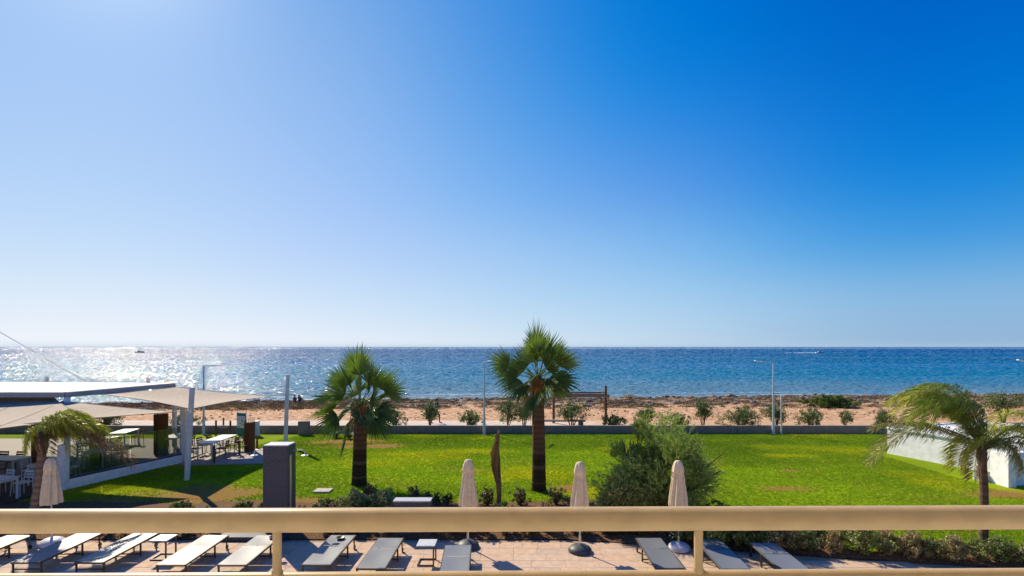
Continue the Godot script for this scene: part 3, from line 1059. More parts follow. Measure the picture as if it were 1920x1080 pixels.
func make_palms() -> void:
	fan_palm("taller fan palm standing in the middle of the lawn", spot(1009, 20.0), 4.32, .25, crown_list(71, 29, 1.15, 1.12), 71)
	fan_palm("shorter fan palm on the lawn, right of the shower pillar", spot(675, 20.9), 3.15, .27, crown_list(88, 30, 1.3, 1.16), 88)
	var g := [L(.12, .19, .025), L(.36, .4, .05)]
	var g2 := [L(.17, .18, .05), L(.4, .35, .1)]
	var gy := [L(.27, .31, .03), L(.62, .54, .07)]
	var dry := [L(.16, .11, .07), L(.28, .19, .1)]
	var fr := []
	for k in 9:
		var q := k / 8.0
		fr.append([Vector2(-.25 - .3 * q, 1.35 - .25 * q), Vector2(-1.0 - .7 * q, 2.35 - .55 * q), Vector2(-2.1 - .5 * sin(k * 2.1), 1.35 - .7 * q + .3 * sin(k * 1.3)), g if k % 3 else gy, .8 * sin(k * 1.9)])
	fr.append([Vector2(-.1, 1.1), Vector2(-.5, 1.7), Vector2(-1.25, 1.0), g, .5])
	fr.append([Vector2(-.2, .9), Vector2(-.9, 1.5), Vector2(-1.5, .7), gy, -.6])
	fr.append([Vector2(-.9, .85), Vector2(-2.4, .9), Vector2(-3.25, -.35), g2, .3])
	fr.append([Vector2(-.7, .6), Vector2(-1.9, .85), Vector2(-2.7, .5), g2, -.4])
	fr.append([Vector2(-.25, .6), Vector2(-.8, .4), Vector2(-.95, -.35), gy, .4])
	fr.append([Vector2(.25, .55), Vector2(.6, .3), Vector2(.62, -.5), g2, .5])
	fr.append([Vector2(.6, .6), Vector2(1.1, .7), Vector2(1.9, .35), g2, -.2])
	for q in 4:
		fr.append([Vector2(.35 + .1 * q, .95 - .12 * q), Vector2(1.0 + .1 * q, 1.2 - .2 * q), Vector2(1.7 + .1 * q, .75 - .3 * q), g if q % 2 else gy, .7 * sin(q * 2.2)])
	fr.append([Vector2(.5, .35), Vector2(1.1, .45), Vector2(1.7, -.15), g2, .4])
	fr.append([Vector2(-.1, .3), Vector2(-.3, -.1), Vector2(-.4, -.75), dry, .2])
	feather_palm("wind-blown feather palm leaning its fronds over the white wall", Vector3(13.05, 0, -14.8), [Vector3(.02, -.1, 0), Vector3(-.02, 2.55, 0)], .1, fr, .66, Vector3(-.75, -.1, 0), 91, [L(.12, .08, .055), L(.27, .19, .13)])
	fr = []
	for k in 8:
		var q := k / 7.0
		fr.append([Vector2(.15 + .2 * q, .75 - .2 * q), Vector2(.8 + .3 * q, 1.1 - .35 * q), Vector2(1.5 + .45 * sin(k * 2.3), .35 - .55 * q), gy if k % 3 != 2 else [L(.12, .2, .02), L(.3, .34, .04)], .6 * sin(k * 2.0)])
	for k in 4:
		fr.append([Vector2(.5, .55 - .05 * k), Vector2(1.3, .6 - .1 * k), Vector2(2.1 + .12 * k, -.2 - .22 * k), dry, .5 * sin(k * 1.6 + 1)])
	fr.append([Vector2(-.15, .5), Vector2(-.3, .4), Vector2(-.35, -.3), gy, .2])
	fr.append([Vector2(.1, .5), Vector2(.35, .3), Vector2(.5, -.4), dry, .4])
	feather_palm("small yellowing palm beside the restaurant terrace, fronds blown sideways", Vector3(-14.05, 0, -15.5), [Vector3(0, -.1, 0), Vector3(.42, 2.7, 0)], .1, fr, .52, Vector3(.7, -.1, 0), 95, [L(.16, .12, .1), L(.36, .29, .24)])
	# the dried plant
	rng.seed = 5
	var t := thing("dried_palm", "dried brown palm stump with a folded dead leaf in the planting bed", "dead plant", Vector3(-.47, .03, -17.4))
	var mb := MB.new()
	var pts := []; var rad := []; var cols := []
	for i in 30:
		var u := i / 29.0
		pts.append(Vector3(.03 * sin(u * 5.0) + .02, u * 2.6 - .1, .03 * cos(u * 4.0)))
		rad.append(lerpf(.085, .055, u) * (1.0 + rnd(-.1, .1)) + (.03 * smoothstep(.8, 1.0, u)))
		cols.append(mixc(L(.12, .075, .05), L(.3, .2, .14), rng.randf()))
	mb.tube(pts, rad, 12, true, cols)
	put(mb, "stem", M.bark, t)
	mb = MB.new()
	for k in 46:
		var a := k / 45.0
		var x0 := -.02 - .16 * sin(a * PI) * rnd(.8, 1.1)
		mb.col = mixc(L(.13, .08, .03), L(.34, .24, .09), rng.randf())
		var top := Vector3(rnd(-.05, .06), 2.35 + rnd(-.1, .32), rnd(-.06, .08))
		var mid := Vector3(-.2 * a - .02 + rnd(-.03, .03), 1.6 + rnd(-.3, .3), rnd(-.06, .1))
		var bot := Vector3(-.02 + .05 * a, .85 - .3 * (1 - a) + rnd(-.2, .2), rnd(-.02, .1))
		var s := Vector3(.022, 0, rnd(-.01, .01))
		mb.quad(mid - s, mid + s, top + s * .4, top - s * .4)
		mb.quad(bot - s * .3, bot + s * .3, mid + s, mid - s)
	put(mb, "folded_leaf", M.dry, t)

# ------------------------------------------------------------------ shrubs
func bush(t: Node3D, w: float, h: float, clumps: int, per: int, leaf: float, lo: Color, hi: Color, floor_y := .08, bare := 0.0, flower := 0.0, fcol := Color.WHITE, stems := 7) -> void:
	var st := MB.new()
	var lv := MB.new()
	var fl := MB.new()
	var any := false
	for s in stems:
		var a := rnd(0, TAU)
		var e := Vector3(cos(a) * w * .32 * rnd(.3, 1), h * rnd(.55, .85), sin(a) * w * .32 * rnd(.3, 1))
		st.col = mixc(L(.14, .09, .055), L(.28, .2, .13), rng.randf())
		var r0 := clampf(w * .018, .006, .05)
		st.tube([Vector3(cos(a) * w * .03, -.05, sin(a) * w * .03), e * Vector3(.45, .5, .45), e], [r0, r0 * .7, r0 * .3], 5, false)
	for k in clumps:
		var d := rdir()
		var q := pow(rng.randf(), .45)
		var lump := .8 + .4 * sin(d.x * 4.0 + w * 9.0) * cos(d.z * 3.7 + h * 5.0)
		var c := Vector3(d.x * w * .5 * q * lump, 0, d.z * w * .5 * q * lump)
		c.y = lerpf(floor_y + bare * h, h, .5 + .5 * d.y * q * (.9 + .2 * lump))
		var cr := rnd(.09, .19) * minf(w, h)
		var tone := rng.randf()
		for j in per:
			var o := rdir() * cr * pow(rng.randf(), .4)
			var p := c + o
			if p.y < floor_y * .4: continue
			var nn := (o.normalized() * .6 + rdir() * .7 + Vector3(0, .35, 0)).normalized()
			var ax := nn.cross(rdir()).normalized()
			var bx := nn.cross(ax)
			var ll := leaf * rnd(.6, 1.25)
			if rng.randf() < flower:
				any = true
				fl.col = fcol * rnd(.8, 1.0)
				var fs := ll * .55
				fl.quad(p - ax * fs, p - bx * fs, p + ax * fs, p + bx * fs)
				continue
			lv.col = mixc(lo, hi, tone * .55 + rng.randf() * .5)
			lv.quad(p - ax * ll, p - bx * ll * .42, p + ax * ll, p + bx * ll * .42)
	put(st, "stems", M.bark, t)
	put(lv, "foliage", M.foliage, t)
	if any:
		put(fl, "blossoms", M.foliage, t)

func plume_shrub(t: Node3D, w: float, h: float, plumes: int, lo: Color, hi: Color) -> void:
	# tamarisk: branches ending in fine feathery sprays
	var st := MB.new()
	var lv := MB.new()
	for s in 16:
		var a := rnd(0, TAU)
		var rr := rnd(.15, .45)
		var e := Vector3(cos(a) * w * rr, h * rnd(.45, .8), sin(a) * w * rr * .8)
		st.col = mixc(L(.1, .07, .05), L(.2, .14, .1), rng.randf())
		st.tube([Vector3(cos(a) * .1, -.05, sin(a) * .1), e * Vector3(.4, .55, .4) + Vector3(0, .1, 0), e], [.06, .035, .012], 6, false)
	var lobes := []
	for k in 22:
		var d := rdir()
		var q := rnd(.4, 1.22)
		var c := Vector3(d.x * w * .36 * q, h * .42 + d.y * h * .36 * q, d.z * w * .25 * q)
		c.y = maxf(c.y, h * .14)
		lobes.append([c, rnd(.09, .2) * minf(w, h * 1.3), rng.randf()])
	for k in plumes:
		var lb = lobes[rng.randi_range(0, 21)]
		var d := rdir()
		var p: Vector3 = lb[0] + d * lb[1] * pow(rng.randf(), .4) * Vector3(1.15, .9, 1.0)
		if p.y < .1: p.y = rnd(.1, .5)
		var grow := (Vector3(p.x, (p.y - h * .3) * 1.1, p.z).normalized() * .8 + Vector3(0, .5, 0) + rdir() * .55).normalized()
		var ln := rnd(.22, .48)
		var tone := clampf(.2 + rng.randf() * .4 + .4 * lb[2], 0, 1)
		var bend := Vector3(rnd(-.1, .1), -rnd(.0, .16), rnd(-.1, .1))
		for j in 26:
			var u := rng.randf()
			var b := p + grow * ln * u + bend * u * u
			var dd := (grow * rnd(.5, 1.0) + rdir() * .75).normalized()
			var l2 := rnd(.05, .13) * (1.15 - u * .5)
			var s := dd.cross(rdir()).normalized() * rnd(.006, .012)
			lv.col = mixc(lo, hi, tone * .7 + rng.randf() * .35)
			lv.tri(b - s, b + s, b + dd * l2)
	put(st, "stems", M.bark, t)
	put(lv, "foliage", M.foliage, t)

func make_shrubs() -> void:
	rng.seed = 300
	var t := thing("tamarisk_shrub", "large feathery grey-green shrub behind the parasol with the white base", "shrub", Vector3(4.95, .04, -16.7))
	plume_shrub(t, 3.9, 3.05, 4400, L(.13, .19, .04), L(.48, .57, .15))
	t = thing("tamarisk_shrub", "narrow upright feathery shrub rising at the big shrub's left end", "shrub", Vector3(3.95, .04, -17.3))
	plume_shrub(t, 1.4, 3.5, 1500, L(.1, .16, .04), L(.34, .44, .11))
	t = thing("tamarisk_shrub", "low feathery shrub spreading left below the large grey-green shrub", "shrub", Vector3(3.35, .04, -16.2))
	plume_shrub(t, 1.7, 1.5, 1500, L(.12, .15, .05), L(.42, .42, .16))

	# bed shrubs: four kinds, each built once
	rng.seed = 310
	var kinds := []
	for k in 4:
		var o := thing("bed_shrub", "", "shrub", Vector3.ZERO, 0, "low shrubs in the planting bed")
		match k:
			0: bush(o, .85, .62, 44, 34, .042, L(.05, .055, .018), L(.2, .16, .06), .06, 0, .05, L(.75, .6, .55))
			1: bush(o, .7, .55, 36, 30, .036, L(.08, .045, .03), L(.26, .16, .09), .06, .1, .04, L(.7, .5, .45))
			2: bush(o, 1.0, .6, 56, 36, .045, L(.025, .055, .012), L(.09, .15, .03), .05, 0, .03, L(.8, .75, .7))
			3: bush(o, 1.05, .62, 60, 36, .04, L(.11, .13, .03), L(.4, .4, .14), .05, 0, .22, L(.8, .75, .5))
		kinds.append(o)
	var first := [false, false, false, false]
	var spots := [
		# kind, x, depth, size, label
		[3, -5.05, 17.2, 1.15, "pale yellow flowering shrub just right of the shower pillar"],
		[3, -4.15, 17.0, 1.2, "pale yellow flowering shrub left of the granite block"],
		[1, -5.0, 18.7, .95, "dark reddish shrub at the foot of the shorter fan palm"],
		[1, -3.4, 18.6, .85, "dark twiggy shrub behind the granite block"],
		[0, -.85, 17.9, .95, "small olive brown shrub between parasol and dried plant"],
		[0, .25, 18.0, .9, "small olive brown shrub just right of the dried plant"],
		[0, 1.55, 18.1, .9, "small olive brown shrub left of the parasol with the dark base"],
		[1, 3.35, 17.9, 1.0, "reddish brown shrub at the big shrub's left foot"],
		[2, 6.05, 15.9, 1.15, "dark green shrub at the big shrub's right foot"],
		[2, 6.9, 15.7, 1.0, "dark green spiky shrub by the lawn right of the big shrub"]]
	for k in 46:
		var x := rnd(-11.5, 4.6)
		var d := rnd(15.25, 16.6)
		if absf(x + 6.9) < 1.5 or absf(x + 2.86) < .75: d = rnd(16.0, 16.7)
		spots.append([[0, 1, 2, 2, 1][rng.randi_range(0, 4)], x, d, rnd(.65, 1.0), "low leafy shrub in the planting bed behind the sun loungers"])
	for k in 34:
		var x := -11.5 + k * .47 + rnd(-.15, .15)
		if absf(x + 6.9) < 1.4 or absf(x + 2.86) < .7: continue
		spots.append([[0, 1, 2, 2, 1][rng.randi_range(0, 4)], x, rnd(15.15, 15.45), rnd(.55, .85), "low leafy shrub at the paving's edge behind the sun loungers"])
	for k in 14:
		spots.append([[1, 0, 0][rng.randi_range(0, 2)], rnd(-9.0, 3.5), rnd(17.2, 18.3), rnd(.45, .7), "small dry shrub on the bare soil along the lawn"])
	for s in spots:
		var at := Vector3(s[1], .05, -s[2])
		var k: int = s[0]
		if not first[k]:
			first[k] = true
			kinds[k].position = at; kinds[k].scale = Vector3.ONE * s[3]; kinds[k].set_meta("label", s[4])
		else:
			copy(kinds[k], "bed_shrub", s[4], at, rnd(0, TAU), s[3])

	# the flowering hedge in front of the lawn
	rng.seed = 320
	var hs := []
	for k in 3:
		var o := thing("hedge_shrub", "", "shrub", Vector3.ZERO, 0, "flowering shrubs of the low hedge")
		bush(o, 1.25, .78, 84, 44, .043, [L(.05, .075, .022), L(.065, .1, .025), L(.11, .1, .04)][k], [L(.22, .27, .07), L(.32, .35, .085), L(.45, .36, .15)][k], .04, 0, [.05, .07, .1][k], [L(.8, .7, .66), L(.82, .6, .58), L(.8, .5, .45)][k])
		hs.append(o)
	var done := [false, false, false]
	var row := 0
	var x := 4.9
	while x < 15.4:
		for r2 in (2 if x < 8.2 else 1):
			var k := rng.randi_range(0, 2)
			var at := Vector3(x + r2 * .4 + rnd(-.1, .1), .03, -(bed_front(x) + .38 + r2 * .65 + rnd(-.08, .08)))
			var lab := "low flowering shrub in the hedge along the lawn's near edge"
			if row == 0: lab = "flowering hedge shrub behind the last sun loungers"
			if not done[k]:
				done[k] = true
				hs[k].position = at; hs[k].set_meta("label", lab)
			else:
				copy(hs[k], "hedge_shrub", lab, at, rnd(0, TAU), rnd(.7, 1.15) if x < 8.2 else rnd(.6, .82))
			row += 1
		x += .72 if x < 8.2 else .55

	# bushes and saplings along the promenade wall
	rng.seed = 330
	var g0 := L(.05, .08, .025)
	var g1 := L(.22, .27, .09)
	var prom := [
		# px, depth, width, height, bare share, label
		[204, 35.2, 1.6, 1.25, .0, "dark bush beyond the wall behind the restaurant's awning"],
		[345, 35.0, 1.7, .95, .0, "yellow-green bush beyond the wall beside the grey sail pole"],
		[738, 35.0, 1.5, 1.3, .1, "bush beyond the wall behind the shorter fan palm"],
		[806, 35.0, 1.0, 1.75, .35, "slim sapling beside the walking person"],
		[884, 34.9, 1.4, 1.25, .05, "rounded thin bush just left of the central lamp post"],
		[952, 34.9, 1.3, 1.9, .3, "leaning sapling left of the taller fan palm's trunk"],
		[982, 35.0, 1.2, 1.75, .3, "sapling right up against the taller fan palm's trunk"],
		[1072, 35.0, 1.75, 1.75, .45, "small branching tree under the timber shelter"],
		[1148, 35.4, 1.6, .85, .0, "low bush at the shelter's right-hand post"],
		[1212, 35.0, 1.2, 1.5, .25, "thin sapling beyond the wall behind the large feathery shrub"],
		[1270, 34.9, 1.4, 1.0, .0, "low bush peeping over the large feathery shrub"],
		[1318, 35.0, 1.1, 1.95, .45, "upright sapling right of the large feathery shrub"],
		[1390, 34.9, 2.5, 1.55, .0, "broad rounded bush left of the right-hand lamp post"],
		[1455, 35.1, 1.5, 1.65, .3, "sapling behind the right-hand lamp post"],
		[1520, 35.0, 1.5, 1.3, .1, "rounded bush right of the thin grey post"],
		[1585, 35.2, .9, 1.15, .4, "sparse twiggy sapling on the promenade left of the windblown palm"],
		[1655, 35.2, 1.3, 1.3, .1, "bush beyond the wall behind the windblown palm's fronds"],
		[1800, 37.0, 1.8, 1.9, .3, "small tree beyond the white wall, behind the windblown palm"],
		[1880, 37.5, 2.2, 2.15, .4, "small spreading tree beyond the white wall near the picture edge"]]
	for p in prom:
		var o := thing("promenade_shrub", p[5], "shrub", spot(p[0], p[1], .04), 0, "shrubs and saplings along the promenade")
		var sparse: float = .55 if p[2] < 1.0 else 1.0
		bush(o, p[2] * 1.3, p[3] * .97, int(74 * sparse * maxf(1.0, p[2] * .8)), 28, .06, g0, g1, .05, p[4] * .7, 0.0, Color.WHITE, 8)
	t = thing("beach_shrub", "wide low green bush growing among the shore rocks", "shrub", Vector3(30.0, land_y(30.0, 50.0) - .1, -50.0))
	bush(t, 3.7, 1.15, 300, 36, .08, L(.07, .11, .02), L(.22, .28, .05), .0)
	t.scale = Vector3(1.55, 1, .9)
	for a in [[630, 31.6], [655, 31.3]]:
		t = thing("agave_clump", ["spiky grey-green clump at the wall left of the shorter palm's trunk", "spiky grey-green clump at the wall right behind the shorter palm's trunk"][0 if a[0] < 640 else 1], "plant", spot(a[0], a[1], .0))
		var mb := MB.new()
		for k in 60:
			var an := rnd(0, TAU)
			var o := Vector3(cos(an), 0, sin(an))
			var e := o * rnd(.2, .5) + Vector3(0, rnd(.15, .45), 0)
			var s := Vector3(-sin(an), 0, cos(an)) * .03
			mb.col = mixc(L(.05, .08, .05), L(.16, .2, .13), rng.randf())
			mb.quad(-s, s, e * .6 + s + Vector3(0, .06, 0), e * .6 - s + Vector3(0, .06, 0))
			mb.tri(e * .6 - s + Vector3(0, .06, 0), e * .6 + s + Vector3(0, .06, 0), e)
		put(mb, "leaves", M.foliage, t)

# ------------------------------------------------------------------ shore
func make_shore() -> void:
	rng.seed = 400
	# low dry scrub, one mass
	var mb := MB.new()
	for k in 90:
		var d := rdir()
		d.y = absf(d.y)
		var p := d * rnd(.1, .3) * Vector3(1.2, .8, 1.2)
		var e := (d + rdir() * .5).normalized() * rnd(.05, .12)
		var s := e.cross(rdir()).normalized() * .022
		mb.col = Color.WHITE * rnd(.6, 1.1)
		mb.tri(p - s, p + s, p + e)
	var mesh := mb.mesh()
	var mm := MultiMesh.new()
	mm.transform_format = MultiMesh.TRANSFORM_3D
	mm.use_colors = true
	mm.mesh = mesh
	var tr := []
	var tint := []
	for k in 10000:
		var d := rnd(45.0, 72.0)
		var x := rnd(-62, 75)
		var t := (d - 39.5) / (shore(x) - 39.5)
		var dens := smoothstep(.22, .4, t) * (1.0 - smoothstep(.88, .97, t))
		dens *= smoothstep(-.25, .25, noise.get_noise_2d(x * 6.0 + 20.0, d * 10.0) + (.35 if x < -12 else 0.0))
		if rng.randf() > dens: continue
		var sc := rnd(.6, 1.35) * (1.25 if x < -12 else 1.0)
		tr.append(Transform3D(Basis(Vector3.UP, rnd(0, TAU)).scaled(Vector3(sc * 1.2, sc, sc * 1.2)), Vector3(x, land_y(x, d) - .04, -d)))
		var gr := .5 + .8 * noise.get_noise_2d(x * 4.0 - 77.0, d * 7.0)
		tint.append(mixc(L(.22, .155, .12), L(.25, .215, .1), gr) * rnd(.6, 1.25))
	mm.instance_count = tr.size()
	for i in tr.size():
		mm.set_instance_transform(i, tr[i]); mm.set_instance_color(i, tint[i])
	var o := MultiMeshInstance3D.new()
	o.name = "shore_scrub"
	o.multimesh = mm; o.material_override = M.dry
	add_child(o)
	tag(o, "dry brownish scrub covering the ground above the waterline", "scrub")
	o.set_meta("kind", "stuff")
	# rocks: a few shapes, copied
	var shapes := []
	for k in 5:
		shapes.append(rock_mesh(k))
	for k in 70:
		var x := rnd(-46, 66)
		var t := rnd(.9, 1.03) if k < 40 else rnd(.35, .9)
		var d := 39.5 + t * (shore(x) - 39.5)
		var r := MeshInstance3D.new()
		r.mesh = shapes[rng.randi_range(0, 4)]
		r.material_override = M.rock
		r.name = numbered("shore_rock")
		add_child(r)
		var s := rnd(.22, .6) * (1.1 if t > .9 else .8)
		r.position = Vector3(x, maxf(land_y(x, d), SEA_Y - .1) - .08 * s, -d)
		r.rotation = Vector3(rnd(-.2, .2), rnd(0, TAU), rnd(-.2, .2))
		r.scale = Vector3(s * rnd(1.0, 1.9), s * rnd(.5, .8), s)
		tag(r, "weathered brown rock among the scrub at the water's edge" if t > .9 else "weathered pale rock lying in the dry shore scrub", "rock", "rocks at the water's edge" if t > .9 else "rocks in the shore scrub")
	# rubble
	mm = MultiMesh.new()
	mm.transform_format = MultiMesh.TRANSFORM_3D
	mm.mesh = shapes[2]
	tr = []
	for k in 2600:
		var x := rnd(-60, 74)
		var t := 1.04 - .7 * pow(rng.randf(), 1.5)
		var d := 39.5 + t * (shore(x) - 39.5)
		var s := rnd(.06, .26)
		var b := Basis.from_euler(Vector3(rnd(-.4, .4), rnd(0, TAU), rnd(-.4, .4))).scaled(Vector3(s * 1.5, s * .8, s * 1.2))
		tr.append(Transform3D(b, Vector3(x, land_y(x, d), -d)))
	for k in 500:
		var x := rnd(-40, 50)
		var d := rnd(39.5, 47)
		var s := rnd(.02, .07)
		tr.append(Transform3D(Basis(Vector3.UP, rnd(0, TAU)).scaled(Vector3(s * 1.6, s, s)), Vector3(x, land_y(x, d), -d)))
	mm.instance_count = tr.size()
	for i in tr.size(): mm.set_instance_transform(i, tr[i])
	o = MultiMeshInstance3D.new()
	o.name = "shore_rubble"
	o.multimesh = mm; o.material_override = M.rock
	add_child(o)
	tag(o, "small stones and rubble strewn along the shoreline", "stones")
	o.set_meta("kind", "stuff")
	# foam where small waves break
	mb = MB.new()
	for w in 26:
		var x0 := rnd(-60, 70)
		var ln := rnd(4, 22)
		var off := rnd(.2, 9.0) if w % 3 else rnd(.1, 1.2)
		if x0 < -14: off *= .8
		var nn := 24
		var last := []
		for i in nn + 1:
			var u := float(i) / nn
			var x := x0 + u * ln
			var d := shore(x) + off + .5 * noise.get_noise_2d(x * 20.0, off * 40.0)
			var hw := (.05 + .16 * absf(noise.get_noise_2d(x * 60.0, off * 90.0))) * sin(u * PI) * (2.2 if x < -14 else 1.2)
			var now := [Vector3(x, SEA_Y + .1, -(d - hw)), Vector3(x, SEA_Y + .1, -(d + hw))]
			if i > 0: mb.quad(last[0], now[0], now[1], last[1])
			last = now
	var fo := put(mb, "surf_foam", M.foam)
	tag(fo, "thin white foam of small waves along the shore", "foam")
	fo.set_meta("kind", "stuff")

func rock_mesh(k: int) -> ArrayMesh:
	var mb := MB.new()
	var pts := []
	var cols := []
	for j in 9:
		for i in 15:
			var a := TAU * (i % 14) / 14.0
			var e := PI * (j / 8.0 - .5)
			var d := Vector3(cos(a) * cos(e), sin(e), sin(a) * cos(e))
			var r := 1.0 + .55 * noise.get_noise_3d(d.x * 60.0 + k * 90.0, d.y * 60.0, d.z * 60.0) + .25 * noise.get_noise_3d(d.x * 160.0, d.y * 160.0 + k * 50.0, d.z * 160.0)
			pts.append(d * r)
			cols.append(mixc(L(.17, .12, .09), L(.42, .34, .27), .5 + 1.2 * noise.get_noise_3d(d.x * 90.0, d.y * 90.0, d.z * 90.0 + k * 33.0)))
	mb.grid(pts, 15, true, cols)
	return mb.mesh()

# ------------------------------------------------------------------ walls, promenade furniture
func make_walls() -> void:
	var t := thing("garden_wall", "low grey concrete wall between lawn and promenade", "wall", Vector3(0, 0, -33.35))
	var x := -62.0
	var k := 0
	while x < 46.0:
		var mb := MB.new()
		mb.box(Vector3(x + 2.0, .2, rnd(-.006, .006)), Vector3(3.985, .54, .26), Basis(), .012)
		put(mb, "wall_section", M.concrete, t)
		x += 4.0
		k += 1
	# white wall and low white roof on the right
	t = thing("white_annex", "low flat-roofed white building at the right edge of the lawn", "building")
	var a := Vector3(19.0, 0, -27.0)
	var b := Vector3(20.45, 0, -21.9)
	var c := Vector3(29.0, 0, -24.3)
	var d := Vector3(25.6, 0, -29.3)
	var up := Vector3(0, 1.26, 0)
	var mb := MB.new()
	for s in [[a, b], [b, c], [c, d], [d, a]]:
		var q0: Vector3 = s[0] - Vector3(0, .05, 0)
		var q1: Vector3 = s[1] - Vector3(0, .05, 0)
		mb.quad(q0, q1, s[1] + up, s[0] + up)
	put(mb, "wall", M.render_white, t)
	mb = MB.new()
	mb.quad(a + up, b + up, c + up, d + up)
	put(mb, "roof", M.render_white, t)
	mb = MB.new()
	for s in [[a, b], [d, a], [c, d]]:
		mb.bar(s[0] + up + Vector3(0, .03, 0), s[1] + up + Vector3(0, .03, 0), .16, .06, .008)
	put(mb, "coping", M.render_white, t)
	t = thing("white_wall", "tall plain white wall end nearest the camera, at the right edge", "wall", Vector3(19.0, 0, -20.6))
	mb = MB.new()
	mb.box(Vector3(3.2, .6, -.55), Vector3(6.4, 1.36, .3), Basis(Vector3.UP, .12), .012)
	mb.box(Vector3(.15, .6, -.2), Vector3(.3, 1.357, .8), Basis(), .012)
	put(mb, "wall_section", M.render_white, t)
	t = thing("utility_box", "small grey-green box on the lawn against the white wall", "box", Vector3(18.95, 0, -21.5))
	mb = MB.new()
	mb.box(Vector3(0, .17, 0), Vector3(.42, .34, .4), Basis(), .01)
	put(mb, "body", M.lamp_grey, t)
	mb = MB.new()
	mb.box(Vector3(0, .355, 0), Vector3(.46, .03, .44), Basis(), .006)
	put(mb, "lid", M.concrete, t)
	# manhole cover in the lawn
	t = thing("manhole_cover", "pale square inspection cover set in the grass by the shorter palm", "cover", Vector3(-7.05, .0, -19.9))
	mb = MB.new()
	mb.box(Vector3(0, .02, 0), Vector3(.62, .08, .5), Basis(), .01)
	put(mb, "cover", M.concrete_light, t)

func lamp_post(label: String, px: float, depth: float, top: float, arm: Vector3) -> void:
	var t := thing("lamp_post", label, "lamp post", spot(px, depth, 0), 0, "lamp posts along the promenade wall")
	var mb := MB.new()
	mb.lathe(Vector3.ZERO, [[.14, -.03], [.14, .03], [.085, .05], [.08, .8], [.06, .82], [.04, top - .05], [.038, top]], 14)
	put(mb, "pole", M.lamp_grey, t)
	mb = MB.new()
	var e := Vector3(0, top, 0) + arm
	mb.tube([Vector3(0, top - .12, 0), Vector3(0, top, 0), arm * .12 + Vector3(0, top + .03, 0), e], [.04, .038, .034, .028], 10)
	var am := put(mb, "arm", M.lamp_grey, t)
	mb = MB.new()
	var dir := arm.normalized()
	mb.bar(e - dir * .05, e + dir * .42, .2, .07, .02)
	put(mb, "lamp_head", M.sign_white, am)

func make_promenade() -> void:
	lamp_post("grey lamp post behind the restaurant, its arm towards the sea", 382, 32.9, 4.2, Vector3(.68, .04, -.25))
	lamp_post("grey lamp post left of the taller fan palm", 908, 32.9, 4.4, Vector3(.2, .05, -.75))
	lamp_post("grey lamp post with its arm pointing left over the right lawn", 1450, 33.0, 4.35, Vector3(-.75, .12, .0))
	lamp_post("grey lamp post at the right picture edge, only its head showing", 1944, 33.0, 4.4, Vector3(-.78, .12, .0))
	var t := thing("thin_post", "thin grey post beside the right-hand lamp post", "post", spot(1465, 32.9))
	var mb := MB.new()
	mb.tube([Vector3(0, -.05, 0), Vector3(0, 2.35, 0)], [.045, .045], 10)
	put(mb, "pole", M.lamp_grey, t)
	mb = MB.new()
	mb.tube([Vector3(0, 2.35, 0), Vector3(0, 2.42, 0)], [.06, .05], 10)
	put(mb, "cap", M.sign_white, t)
	# concrete block on the wall line
	t = thing("concrete_block", "grey concrete block at the wall left of the shorter palm", "block", spot(570, 32.75))
	mb = MB.new()
	mb.box(Vector3(0, .4, 0), Vector3(.62, .86, .42), Basis(), .03)
	put(mb, "block", M.concrete, t)
	# timber shelter
	t = thing("timber_shelter", "timber shade shelter with slatted roof on the promenade", "shelter", spot(1087, 37.4, .04))
	for s in [-1, 1]:
		mb = MB.new()
		var x: float = s * 1.83
		mb.tube([Vector3(x, -.05, 0), Vector3(x, 1.3, 0), Vector3(x, 2.25 if s < 0 else 2.62, 0)], [.095, .09, .085], 10)
		put(mb, "post", M.timber, t)
		mb = MB.new()
		mb.bar(Vector3(x, 1.86, -.95), Vector3(x, 1.86, .95), .1, .13, .01)
		var beam := put(mb, "beam", M.timber_grey, t)
		for q in [-1, 1]:
			mb = MB.new()
			mb.tube([Vector3(x, 2.5 if s > 0 else 2.2, 0), Vector3(x - s * .42 * (1 if q > 0 else -.35), 1.96, q * .5)], [.014, .014], 6)
			put(mb, "stay", M.rope, beam)
	for k in 17:
		mb = MB.new()
		var z := lerpf(-.92, .92, k / 16.0)
		mb.box(Vector3(0, 1.95 + .03 * sin(k * 2.0), z), Vector3(3.95, .035, .075), Basis(), .006)
		put(mb, "roof_slat", M.timber_grey if k % 3 else M.timber, t)
	for z in [-.95, .95]:
		mb = MB.new()
		mb.bar(Vector3(-1.95, 2.06, z), Vector3(1.9, 2.06, z), .09, .09, .01)
		put(mb, "edge_beam", M.timber, t)
	t = thing("concrete_bench", "long low concrete bench in the timber shelter's shade", "bench", spot(1050, 36.0, .05))
	mb = MB.new()
	mb.box(Vector3(0, .36, 0), Vector3(3.4, .1, .46), Basis(), .012)
	put(mb, "seat", M.concrete, t)
	for x in [-1.4, 1.4]:
		mb = MB.new()
		mb.box(Vector3(x, .155, 0), Vector3(.3, .31, .4), Basis(), .01)
		put(mb, "support", M.concrete, t)

